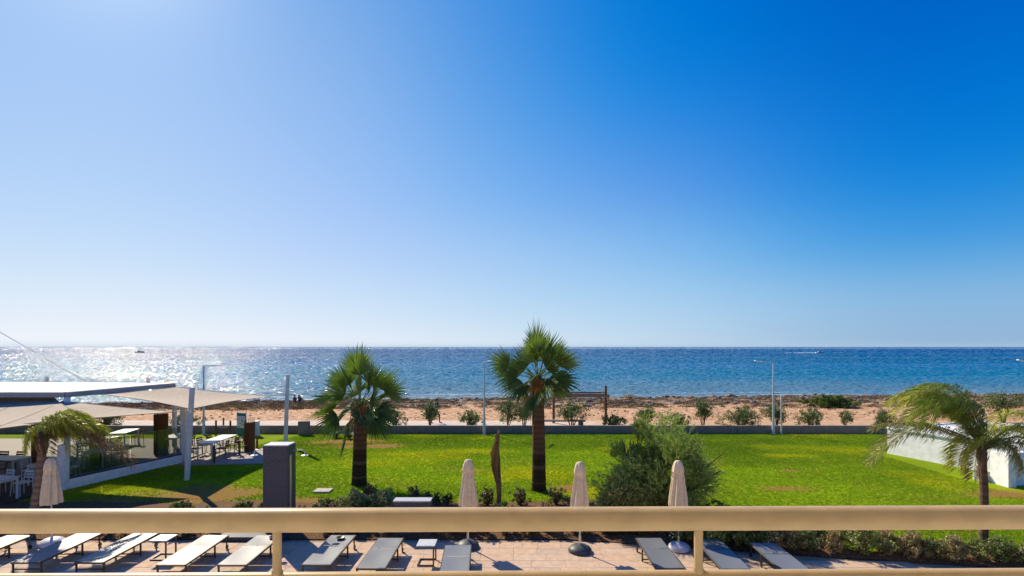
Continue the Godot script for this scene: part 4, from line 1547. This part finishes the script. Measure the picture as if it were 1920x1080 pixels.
# ------------------------------------------------------------------ restaurant
func sail(called_label: String, a: Vector3, b: Vector3, c: Vector3, d: Vector3, inward: float) -> void:
	# a hypar of cloth between four corners, its hems curved inwards
	var t := thing("shade_sail", called_label, "shade sail", Vector3.ZERO, 0, "beige shade sails of the restaurant")
	var mid := (a + b + c + d) * .25
	var nn := 18
	for side in [0, 1]:
		if side == 1: break
	var pts := []
	for j in nn + 1:
		for i in nn + 1:
			var u := float(i) / nn
			var w := float(j) / nn
			var p := a.lerp(b, u).lerp(d.lerp(c, u), w)
			var bow := maxf(sin(u * PI) * pow(absf(w * 2 - 1), 2.0), sin(w * PI) * pow(absf(u * 2 - 1), 2.0))
			p.y -= .16 * sin(u * PI) * sin(w * PI)
			pts.append(p.lerp(mid, inward * bow))
	var mb := MB.new()
	mb.grid(pts, nn + 1)
	put(mb, "cloth", M.sail, t)
	mb = MB.new()
	for e in 4:
		var line := []
		var rad := []
		for i in nn + 1:
			var id: int = [i, i * (nn + 1) + nn, nn * (nn + 1) + (nn - i), (nn - i) * (nn + 1)][e]
			line.append(pts[id]); rad.append(.014)
		mb.tube(line, rad, 6, false)
	put(mb, "hem", M.sail, t)

func chair_proto(kind: int) -> Node3D:
	var t := thing("dining_chair", "", "chair", Vector3.ZERO, 0)
	var fm: Material = M.table_white if kind == 0 else M.timber
	var sm: Material = M.table_white if kind == 0 else M.wicker
	for x in [-.2, .2]:
		for z in [-.2, .2]:
			var mb := MB.new()
			mb.tube([Vector3(x * 1.1, 0, z * 1.1), Vector3(x, .45, z)], [.014, .017], 8)
			put(mb, "leg", fm, t)
	var s := MB.new()
	s.box(Vector3(0, .46, 0), Vector3(.46, .035, .45), Basis(), .012)
	put(s, "seat", sm, t)
	for x in [-.2, .2]:
		s = MB.new()
		s.tube([Vector3(x, .46, -.2), Vector3(x, .84, -.26)], [.017, .014], 8)
		put(s, "back_post", fm, t)
	for k in 3:
		s = MB.new()
		s.box(Vector3(0, .6 + k * .1, -.225 - k * .014), Vector3(.4, .075, .02), Basis(), .006)
		put(s, "back_slat", sm, t)
	for x in [-.235, .235]:
		s = MB.new()
		s.tube([Vector3(x, .45, .17), Vector3(x, .66, .16), Vector3(x, .66, -.22)], [.013, .013, .013], 6)
		put(s, "armrest", fm, t)
	return t

func dining_table(label: String, at: Vector3, w: float, l: float, turn := 0.0) -> void:
	var t := thing("dining_table", label, "table", at, turn, "white tables of the restaurant")
	var mb := MB.new()
	mb.box(Vector3(0, .755, 0), Vector3(w, .04, l), Basis(), .008)
	put(mb, "table_top", M.table_white, t)
	for x in [-1, 1]:
		for z in [-1, 1]:
			mb = MB.new()
			mb.box(Vector3(x * (w * .5 - .06), .367, z * (l * .5 - .06)), Vector3(.06, .735, .06), Basis(), .006)
			put(mb, "leg", M.table_white, t)
	for z in [-1, 1]:
		mb = MB.new()
		mb.box(Vector3(0, .7, z * (l * .5 - .06)), Vector3(w - .18, .06, .025))
		put(mb, "apron", M.table_white, t)

func make_restaurant() -> void:
	rng.seed = 500
	# terrace floor
	var mb := MB.new()
	var e0 := Vector3(-16.9, 0, -20.3)
	var e1 := Vector3(-15.45, 0, -24.9)
	mb.quad(Vector3(-40, .06, -15.2), Vector3(-17.2, .06, -15.2), Vector3(-17.2, .06, -20.3) , Vector3(-40, .06, -20.3))
	mb.quad(Vector3(-40, .06, -20.3), Vector3(-17.0, .06, -20.3), Vector3(-15.5, .06, -24.9), Vector3(-40, .06, -24.9))
	mb.quad(Vector3(-40, .06, -24.9), Vector3(-15.5, .06, -24.9), Vector3(-15.3, .06, -31.0), Vector3(-40, .06, -31.0))
	mb.quad(Vector3(-17.2, -.05, -15.2), Vector3(-17.2, -.05, -20.3), Vector3(-17.2, .06, -20.3), Vector3(-17.2, .06, -15.2))
	structure(mb, "restaurant_terrace", M.deck_dark)
	mb = MB.new()
	mb.box(Vector3(-13.3, .02, -26.2), Vector3(4.0, .07, 3.6), Basis(Vector3.UP, .1), .012)
	structure(mb, "patio", M.deck_pale)
	# glazed windbreak on a white plinth
	var t := thing("glass_windbreak", "green glass windbreak on a low white plinth along the restaurant terrace", "windbreak")
	mb = MB.new()
	mb.bar(e0 + Vector3(0, .17, 0), e1 + Vector3(0, .17, 0), .22, .38, .01)
	put(mb, "plinth", M.white_paint, t)
	mb = MB.new()
	mb.bar(e0 + Vector3(0, .4, 0), e1 + Vector3(0, .4, 0), .12, .08, .01)
	put(mb, "channel", M.fascia_dark, t)
	for k in 4:
		mb = MB.new()
		var a := e0.lerp(e1, k / 4.0 + .006) + Vector3(0, 1.04, 0)
		var b := e0.lerp(e1, (k + 1) / 4.0 - .006) + Vector3(0, 1.04, 0)
		mb.bar(a, b, .012, 1.22)
		put(mb, "pane", M.glass, t)
	for k in [0, 4]:
		mb = MB.new()
		var p: Vector3 = e0.lerp(e1, k / 4.0) + (e1 - e0).normalized() * (-.16 if k == 0 else .16)
		mb.box(p + Vector3(0, .85 if k == 0 else 1.35, 0), Vector3(.26, 1.7 if k == 0 else 2.7, .26), Basis(), .012)
		put(mb, "post", M.white_paint, t)
	# retractable awning roof
	t = thing("awning_roof", "flat white awning roof with grey frame over the restaurant", "awning")
	var h := 3.4
	var ca := Vector3(-19.1, h, -22.8)
	var cb := Vector3(-18.1, h, -28.6)
	mb = MB.new()
	for s in [h + .06, h - .02]:
		var q := [Vector3(-40, s, -22.8), Vector3(-19.1, s, -22.8), Vector3(-18.1, s, -28.6), Vector3(-40, s, -30.4)]
		if s > h: mb.quad(q[0], q[1], q[2], q[3])
		else: mb.quad(q[3], q[2], q[1], q[0])
	put(mb, "fabric", M.awning, t)
	for s in [[Vector3(-40, h, -22.8), ca], [ca, cb], [cb, Vector3(-40, h, -30.4)]]:
		mb = MB.new()
		mb.bar(s[0] + Vector3(0, -.06, 0), s[1] + Vector3(0, -.06, 0), .16, .22, .015)
		put(mb, "frame_beam", M.awning_frame, t)
	for p in [ca + Vector3(.04, 0, -.05), cb, Vector3(-24.5, h, -22.85), Vector3(-25.5, h, -29.2)]:
		mb = MB.new()
		mb.box(Vector3(p.x, (h - .17) * .5, p.z), Vector3(.17, h - .17, .17), Basis(), .01)
		put(mb, "post", M.white_paint, t)
	for x in [[-26.0, -29.8], [-19.7, -28.9]]:
		mb = MB.new()
		mb.tube([Vector3(x[0], h + .05, x[1]), Vector3(x[0], h + .34, x[1])], [.1, .08], 10)
		put(mb, "roof_fitting", M.lamp_grey, t)
	# sails
	var p1 := thing("sail_pole", "leaning white sail pole at the corner of the restaurant lawn", "pole", Vector3(-13.15, 0, -21.6))
	mb = MB.new()
	mb.tube([Vector3(-.02, -.05, 0), Vector3(.2, 3.76, .0)], [.105, .1], 16)
	put(mb, "pole", M.post_grey, p1)
	mb = MB.new()
	mb.tube([Vector3(.14, 2.74, 0), Vector3(.147, 2.86, 0)], [.125, .125], 16)
	put(mb, "collar", M.steel, p1)
	var p2 := thing("sail_pole", "slim grey sail pole standing on the lawn behind the shower pillar", "pole", Vector3(-12.45, 0, -29.3))
	mb = MB.new()
	mb.tube([Vector3(0, -.05, 0), Vector3(.13, 3.86, 0)], [.11, .1], 16)
	put(mb, "pole", M.post_grey, p2)
	mb = MB.new()
	mb.tube([Vector3(.1, 2.76, 0), Vector3(.104, 2.86, 0)], [.125, .125], 16)
	put(mb, "collar", M.steel, p2)
	var tie1 := Vector3(-13.03, 2.82, -21.75)
	var cB := Vector3(-13.25, 2.83, -22.0)
	var cC := seen(508, 743.5, 28.9)
	sail("beige shade sail stretched between the two sail poles and the awning", seen(182, 738, 24.4), cB, cC, seen(330, 726, 28.4), .1)
	sail("broad beige shade sail at the left edge, in front of the awning", seen(-260, 742, 24.6), seen(100, 744, 23.9), seen(175, 785, 19.4), seen(-260, 822, 16.6), .05)
	sail("pointed beige shade sail tied to the leaning white pole", seen(118, 752, 23.2), seen(330, 772.5, 21.8), seen(150, 786, 19.3), seen(-20, 806, 17.3), .06)
	for s in [[cC, Vector3(-12.36, 2.8, -29.25), "short rope tying a shade sail to the slim grey pole"], [seen(330, 772.5, 21.8), tie1, "short rope tying the pointed sail to the leaning pole"]]:
		mb = MB.new()
		mb.tube([s[0], s[1]], [.012, .012], 6)
		tag(put(mb, "sail_rope", M.rope), s[2], "rope")
	# mast stay
	var mast := thing("mast", "tall white mast beyond the left picture edge carrying a stay cable", "mast", Vector3(-22.3, 0, -18.0))
	mb = MB.new()
	mb.tube([Vector3(0, -.05, 0), Vector3(0, 9.0, 0)], [.14, .08], 14)
	put(mb, "pole", M.white_paint, mast)
	mb = MB.new()
	mb.tube([Vector3(0, 8.75, 0), seen(163, 716, 29.9) - Vector3(-22.3, 0, -18.0)], [.02, .02], 6)
	put(mb, "stay_cable", M.steel, mast)
	# reed-wrapped columns
	for c in [[302, 26.8, 2.0, .31, "tall reed-wrapped column behind the glass windbreak"], [468, 27.3, 1.52, .25, "brown reed-wrapped column at the patio's far corner"], [70, 22.4, 2.2, .2, "dark reed-wrapped column behind the small palm"], [183, 24.5, 1.9, .3, "reed-wrapped column between the restaurant tables"]]:
		t = thing("reed_column", c[4], "column", spot(c[0], c[1], .0), 0, "reed-wrapped columns of the restaurant")
		mb = MB.new()
		mb.lathe(Vector3.ZERO, [[c[3] * .97, -.02], [c[3], .2], [c[3] * .98, c[2] * .5], [c[3], c[2] - .02], [c[3] * .9, c[2]], [.0, c[2]]], 44, .03, 22)
		put(mb, "wrapping", M.wicker, t)
		mb = MB.new()
		for k in 26:
			var a := TAU * k / 26.0
			var p := Vector3(cos(a) * c[3] * .93, c[2] - .05, sin(a) * c[3] * .93)
			mb.tube([p, p + Vector3(rnd(-.05, .05), rnd(.08, .3), rnd(-.05, .05))], [.012, .005], 5, false)
		put(mb, "reed_ends", M.wicker, t)
	# tables and chairs
	var white := chair_proto(0)
	var brown := chair_proto(1)
	var w_used := false
	var b_used := false
	var tabs := [
		[Vector3(-14.62, .055, -26.5), .78, 2.5, .04, "long white table on the patio outside the windbreak", 1, "brown chair at the long white table on the patio", "chairs at the long patio table"],
		[Vector3(-17.3, .06, -27.4), .8, 1.5, 0.05, "white table behind the reed column by the lawn", 1, "brown chair at the white table behind the reed column", "chairs at the table behind the reed column"],
		[Vector3(-18.6, .06, -24.3), .8, 2.2, .3, "white table seen through the middle of the glass windbreak", 0, "white chair at the table behind the glass windbreak", "chairs at the table behind the glass"],
		[Vector3(-18.5, .06, -21.4), .8, 1.8, .3, "white table behind the near end of the glass windbreak", 0, "white chair at the table nearest the windbreak's post", "chairs at the table by the windbreak post"],
		[Vector3(-20.4, .06, -26.3), .8, 1.8, .0, "white table deep under the awning roof", 1, "brown chair at the table deep under the awning", "chairs under the awning"],
		[Vector3(-21.2, .06, -22.0), .85, 2.4, 1.45, "long white table at the left edge, behind the front one", 1, "brown chair at the second table from the left edge", "chairs at the second left table"],
		[Vector3(-18.6, .06, -18.6), .85, 2.4, 1.4, "white table at the left edge beside the small palm", 0, "white chair at the table beside the small palm", "chairs beside the small palm"],
		[Vector3(-21.0, .06, -28.9), .8, 1.6, .2, "small white table at the back of the restaurant near the wall", 1, "brown chair at the back table near the wall", "chairs at the back table"]]
	for q in tabs:
		dining_table(q[4], q[0], q[1], q[2], q[3])
		var nchair: int = 4 if q[2] > 2.3 else 2
		for s in [-1, 1]:
			for k in nchair / 2 + (1 if q[2] > 2.3 else 0):
				var cnt: int = nchair / 2 + (1 if q[2] > 2.3 else 0)
				var z: float = (k + .5) / cnt * q[2] - q[2] * .5
				var off := Vector3(s * (q[1] * .5 + .22 + rnd(0, .12)), 0, z + rnd(-.05, .05))
				var at: Vector3 = q[0] + off.rotated(Vector3.UP, q[3])
				var turn: float = q[3] - s * PI * .5 + rnd(-.15, .15)
				var proto: Node3D = white if q[5] == 0 else brown
				if (q[5] == 0 and not w_used) or (q[5] == 1 and not b_used):
					if q[5] == 0: w_used = true
					else: b_used = true
					proto.position = at; proto.rotation.y = turn
					proto.set_meta("label", q[6]); proto.set_meta("group", q[7])
				else:
					copy(proto, "dining_chair", q[6], at, turn, 1.0, q[7])
	# rope fence round the patio
	var posts := [[401.5, 24.5, .85], [449, 26.3, .75], [482, 28.2, .68], [405, 32.0, .95], [432, 32.0, .95], [419, 35.5, .65]]
	var names := ["wooden rope post at the patio's near corner", "wooden rope post at the middle of the patio edge", "wooden rope post beside the brown reed column", "wooden post of the wall gap nearer the sail pole", "wooden post of the wall gap nearer the teal sign", "wooden post on the promenade beyond the wall gap"]
	for k in posts.size():
		t = thing("rope_post", names[k], "post", spot(posts[k][0], posts[k][1], .0), 0, "wooden posts with ropes")
		mb = MB.new()
		mb.tube([Vector3(0, -.05, 0), Vector3(0, posts[k][2], 0), Vector3(0, posts[k][2] + .02, 0)], [.055, .055, .04], 12)
		put(mb, "post", M.timber, t)
	for k in [0, 1, 3]:
		mb = MB.new()
		var a := spot(posts[k][0], posts[k][1], posts[k][2] * .72)
		var b := spot(posts[k + 1][0], posts[k + 1][1], posts[k + 1][2] * .72)
		var line := []
		var rad := []
		for i in 13:
			var u := i / 12.0
			line.append(a.lerp(b, u) + Vector3(0, -.14 * sin(u * PI), 0)); rad.append(.013)
		mb.tube(line, rad, 6, false)
		tag(put(mb, "barrier_rope", M.rope), ["sagging rope along the near patio edge", "sagging rope ending beside the brown reed column", "", "rope across the gap in the promenade wall"][k], "rope")
	# teal notice board
	t = thing("notice_board", "teal and white notice board by the promenade wall", "sign", spot(452.5, 32.6, .0), -.25)
	mb = MB.new()
	mb.box(Vector3(0, .66, 0), Vector3(.62, 1.38, .07), Basis(), .012)
	put(mb, "panel", M.teal, t)
	mb = MB.new()
	mb.box(Vector3(0, .8, .038), Vector3(.56, .72, .01))
	var face := put(mb, "poster", M.sign_white, t)
	mb = MB.new()
	for k in 9:
		mb.box(Vector3(rnd(-.16, .16), .52 + k * .065, .045), Vector3(rnd(.08, .2), rnd(.02, .04), .004))
	put(mb, "print", M.ink, face)
	for x in [-.3, .3]:
		mb = MB.new()
		mb.tube([Vector3(x, -.03, -.05), Vector3(x, 1.5, -.05)], [.025, .025], 8)
		put(mb, "post", M.lamp_grey, t)
	t = thing("white_cabinet", "pale grey cabinet with white top behind the brown reed column", "cabinet", spot(479, 32.3, .0))
	mb = MB.new()
	mb.box(Vector3(0, .42, 0), Vector3(.36, .88, .36), Basis(), .012)
	put(mb, "body", M.lamp_grey, t)
	mb = MB.new()
	mb.box(Vector3(0, .88, 0), Vector3(.42, .04, .42), Basis(), .008)
	put(mb, "top", M.sign_white, t)

# ------------------------------------------------------------------ people and boats
func body(bones: Array, cell: float) -> ArrayMesh:
	# surface nets over a smooth union of tapered capsules; bone: [a, b, ra, rb, colour]
	var lo := Vector3.INF
	var hi := -Vector3.INF
	for b in bones:
		var r: float = maxf(b[2], b[3]) + cell * 2.5
		lo = lo.min(b[0] - Vector3.ONE * r).min(b[1] - Vector3.ONE * r)
		hi = hi.max(b[0] + Vector3.ONE * r).max(b[1] + Vector3.ONE * r)
	var nx := int((hi.x - lo.x) / cell) + 2
	var ny := int((hi.y - lo.y) / cell) + 2
	var nz := int((hi.z - lo.z) / cell) + 2
	var f := PackedFloat32Array()
	f.resize(nx * ny * nz)
	f.fill(9.0)
	var who := PackedInt32Array()
	who.resize(f.size())
	var bestd := PackedFloat32Array()
	bestd.resize(f.size())
	bestd.fill(9.0)
	for bi in bones.size():
		var b = bones[bi]
		var a: Vector3 = b[0]
		var ab: Vector3 = b[1] - a
		var l2 := maxf(ab.length_squared(), 1e-6)
		var r: float = maxf(b[2], b[3]) + cell * 2.4
		var m0: Vector3 = (a.min(b[1]) - Vector3.ONE * r - lo) / cell
		var m1: Vector3 = (a.max(b[1]) + Vector3.ONE * r - lo) / cell
		for k in range(maxi(0, int(m0.z)), mini(nz, int(m1.z) + 1)):
			for j in range(maxi(0, int(m0.y)), mini(ny, int(m1.y) + 1)):
				for i in range(maxi(0, int(m0.x)), mini(nx, int(m1.x) + 1)):
					var p := lo + Vector3(i, j, k) * cell
					var t := clampf((p - a).dot(ab) / l2, 0, 1)
					var d: float = (p - a - ab * t).length() - lerpf(b[2], b[3], t)
					var id := (k * ny + j) * nx + i
					if d < bestd[id]:
						bestd[id] = d; who[id] = bi
					var h := clampf(.5 + .5 * (f[id] - d) / .03, 0, 1)
					f[id] = lerpf(f[id], d, h) - .03 * h * (1 - h)
	var mb := MB.new()
	var vid := {}
	var offs := [0, 1, nx, nx + 1, nx * ny, nx * ny + 1, nx * ny + nx, nx * ny + nx + 1]
	for k in nz - 1:
		for j in ny - 1:
			for i in nx - 1:
				var id := (k * ny + j) * nx + i
				var neg := 0
				for o in offs:
					if f[id + o] < 0: neg += 1
				if neg == 0 or neg == 8: continue
				var sum := Vector3.ZERO
				var cnt := 0
				for e in [[0, 1], [0, 2], [0, 4], [1, 3], [1, 5], [2, 3], [2, 6], [3, 7], [4, 5], [4, 6], [5, 7], [6, 7]]:
					var va := f[id + offs[e[0]]]
					var vb := f[id + offs[e[1]]]
					if (va < 0) != (vb < 0):
						var t := va / (va - vb)
						var c0 := Vector3(e[0] & 1, (e[0] >> 1) & 1, e[0] >> 2)
						var c1 := Vector3(e[1] & 1, (e[1] >> 1) & 1, e[1] >> 2)
						sum += c0.lerp(c1, t); cnt += 1
				var gx := f[id + 1] - f[id]
				var gy := f[id + nx] - f[id]
				var gz := f[id + nx * ny] - f[id]
				mb.col = bones[who[id]][4]
				vid[id] = mb.vert(lo + (Vector3(i, j, k) + sum / cnt) * cell, Vector3(gx, gy, gz).normalized())
	for k in range(1, nz - 1):
		for j in range(1, ny - 1):
			for i in range(1, nx - 1):
				var id := (k * ny + j) * nx + i
				var s0 := f[id] < 0
				for ax in 3:
					var st: int = [1, nx, nx * ny][ax]
					if (f[id + st] < 0) == s0: continue
					var u: int = [nx, nx * ny, 1][ax]
					var w: int = [nx * ny, 1, nx][ax]
					var q := [id, id - u, id - u - w, id - w]
					if not (vid.has(q[0]) and vid.has(q[1]) and vid.has(q[2]) and vid.has(q[3])): continue
					var a0: int = vid[q[0]]; var a1: int = vid[q[1]]; var a2: int = vid[q[2]]; var a3: int = vid[q[3]]
					if s0: mb.ix.append_array([a0, a2, a1, a0, a3, a2])
					else: mb.ix.append_array([a0, a1, a2, a0, a2, a3])
	return mb.mesh()

func V(x: float, y: float, z: float) -> Vector3:
	return Vector3(x, y, z)

func make_people() -> void:
	var shirt := L(.035, .04, .05)
	var pants := L(.02, .022, .03)
	var skin := L(.42, .24, .16)
	var shoe := L(.05, .04, .04)
	# walking to the right
	var bones := [
		[V(0, .94, 0), V(.01, 1.12, 0), .125, .12, shirt], [V(.01, 1.12, 0), V(.04, 1.36, 0), .13, .13, shirt],
		[V(.04, 1.38, -.13), V(.04, 1.38, .13), .065, .065, shirt], [V(.045, 1.42, 0), V(.06, 1.52, 0), .05, .048, skin],
		[V(.07, 1.58, 0), V(.075, 1.64, 0), .082, .088, skin], [V(.13, 1.575, 0), V(.15, 1.575, 0), .03, .018, skin],
		[V(0, .92, -.09), V(.19, .53, -.09), .085, .062, pants], [V(.19, .53, -.09), V(.22, .1, -.09), .058, .04, pants], [V(.22, .06, -.09), V(.38, .04, -.09), .042, .03, shoe],
		[V(0, .92, .09), V(-.07, .5, .09), .085, .062, pants], [V(-.07, .5, .09), V(-.33, .16, .09), .056, .04, pants], [V(-.35, .11, .09), V(-.24, .03, .09), .04, .03, shoe],
		[V(.04, 1.37, -.17), V(-.08, 1.1, -.2), .05, .04, shirt], [V(-.08, 1.1, -.2), V(-.02, .87, -.2), .036, .028, skin], [V(-.02, .86, -.2), V(.01, .78, -.2), .03, .018, skin],
		[V(.04, 1.37, .17), V(.11, 1.1, .2), .05, .04, shirt], [V(.11, 1.1, .2), V(.3, .98, .19), .036, .028, skin], [V(.3, .98, .19), V(.38, .97, .18), .03, .018, skin]]
	var t := thing("person", "person in dark clothes walking along the promenade", "person", spot(818, 37.3, .05), -.1)
	put(body(bones, .022), "body", M.plain, t)
	var mb := MB.new()
	mb.col = L(.025, .018, .014)
	mb.lathe(V(.06, 1.6, 0), [[.0, -.05], [.085, -.04], [.1, .03], [.09, .09], [.05, .13], [.0, .14]], 14)
	put(mb, "hair", M.plain, t)
	# two sitting by the water
	for k in 2:
		var sh: Color = [L(.25, .07, .05), L(.06, .07, .1)][k]
		bones = [[V(0, .12, 0), V(0, .34, -.03), .13, .12, sh], [V(0, .34, -.03), V(.0, .52, 0), .12, .12, sh], [V(-.13, .53, 0), V(.13, .53, 0), .06, .06, sh], [V(0, .56, 0), V(0, .64, .02), .045, .045, skin], [V(0, .71, .02), V(0, .77, .02), .08, .085, skin],
			[V(-.09, .11, 0), V(-.1, .36, -.36), .08, .06, pants], [V(-.1, .36, -.36), V(-.1, .05, -.56), .055, .04, skin], [V(.09, .11, 0), V(.1, .36, -.36), .08, .06, pants], [V(.1, .36, -.36), V(.1, .05, -.56), .055, .04, skin],
			[V(-.16, .52, 0), V(-.2, .34, -.15), .045, .036, sh], [V(-.2, .34, -.15), V(-.09, .36, -.34), .034, .026, skin], [V(.16, .52, 0), V(.2, .34, -.15), .045, .036, sh], [V(.2, .34, -.15), V(.09, .36, -.34), .034, .026, skin]]
		var d := 58.5
		var px: float = [552.5, 561.0][k]
		var at := spot(px, d)
		at.y = land_y(at.x, d) + .28
		t = thing("person", ["person in red sitting on a shore rock by the water", "person in dark clothes sitting on a shore rock by the water"][k], "person", at, .3 - .5 * k)
		put(body(bones, .032), "body", M.plain, t)
		mb = MB.new()
		mb.col = L(.03, .02, .015)
		mb.lathe(V(0, .74, .03), [[.0, -.05], [.085, -.04], [.098, .03], [.085, .09], [.04, .125], [.0, .13]], 12)
		put(mb, "hair", M.plain, t)
		var seat := put(rock_mesh(k + 1), "shore_rock", M.rock)
		seat.position = at + Vector3(0, -.22, .03)
		seat.scale = Vector3(.42, .28, .4)
		tag(seat, ["rock under the person in red by the water", "rock under the person in dark clothes by the water"][k], "rock")

func boat(label: String, at: Vector3, l: float, turn: float, dark: bool) -> void:
	var t := thing("motor_boat", label, "boat", at, turn)
	var mb := MB.new()
	var pts := []
	for j in 9:
		var u := j / 8.0
		var hw := l * .15 * pow(sin(clampf(.18 + (1 - u) * .82, 0, 1) * PI * .5), .7) * (1.0 if u < .97 else .15)
		var sh := l * (.1 + .07 * u * u)
		for i in 7:
			var v := i / 6.0 * 2 - 1
			pts.append(Vector3(lerpf(-l * .5, l * .5, u), -.1 * l * .5 + (sh + .05 * l) * absf(v), v * hw))
	mb.grid(pts, 7)
	mb.quad(Vector3(-l * .5, -.05 * l, -.02 * l), Vector3(-l * .5, -.05 * l, .02 * l), Vector3(-l * .5, .1 * l, .14 * l), Vector3(-l * .5, .1 * l, -.14 * l))
	M.sign_white.cull_mode = BaseMaterial3D.CULL_DISABLED
	put(mb, "hull", M.black if dark else M.sign_white, t)
	mb = MB.new()
	mb.box(Vector3(-l * .03, l * .085, 0), Vector3(l * .9, l * .01, l * .24))
	put(mb, "deck", M.sign_white, t)
	mb = MB.new()
	mb.box(Vector3(-l * .06, l * .16, 0), Vector3(l * .3, l * .13, l * .18), Basis(), l * .02)
	put(mb, "cabin", M.black if dark else M.sign_white, t)
	mb = MB.new()
	mb.box(Vector3(-l * .06, l * .235, 0), Vector3(l * .36, l * .015, l * .2))
	put(mb, "cabin_roof", M.sign_white, t)
	mb = MB.new()
	mb.tube([Vector3(-l * .1, l * .24, 0), Vector3(-l * .1, l * .38, 0)], [l * .008, l * .005], 6)
	put(mb, "mast", M.lamp_grey, t)

func make_boats() -> void:
	boat("small dark boat on the glittering sea near the horizon", Vector3((262 - 960) * .61, SEA_Y + .15, -610), 9.5, .1, true)
	boat("small white motor boat trailing a wake near the horizon", Vector3((1537 - 960) * .57, SEA_Y + .15, -570), 8.5, 0, false)
	var mb := MB.new()
	rng.seed = 8
	for k in 60:
		var u := k / 59.0
		var x: float = (1537 - 960) * .57 - 4.0 - u * 34.0
		var z := -570.0 + rnd(-1, 1) * (.8 + u * 5.0)
		var s := rnd(.4, 1.6) * (1.2 - u)
		mb.quad(Vector3(x - 1.6 * s, SEA_Y + .3, z + s), Vector3(x + 1.6 * s, SEA_Y + .3, z + s), Vector3(x + 1.6 * s, SEA_Y + .55, z - s), Vector3(x - 1.6 * s, SEA_Y + .55, z - s))
	var o := put(mb, "boat_wake", M.foam)
	tag(o, "white foaming wake behind the motor boat", "foam")
	o.set_meta("kind", "stuff")

func _ready() -> void:
	rng.seed = 1
	noise.noise_type = FastNoiseLite.TYPE_SIMPLEX_SMOOTH
	noise.seed = 4
	noise.frequency = .02
	noise.fractal_octaves = 3
	make_light()
	make_materials()
	make_terrain()
	make_paving()
	make_balcony()
	make_walls()
	make_restaurant()
	make_shower()
	make_pool_furniture()
	make_promenade()
	make_palms()
	make_shrubs()
	make_shore()
	make_people()
	make_boats()
	rng.seed = 2
	make_grass()
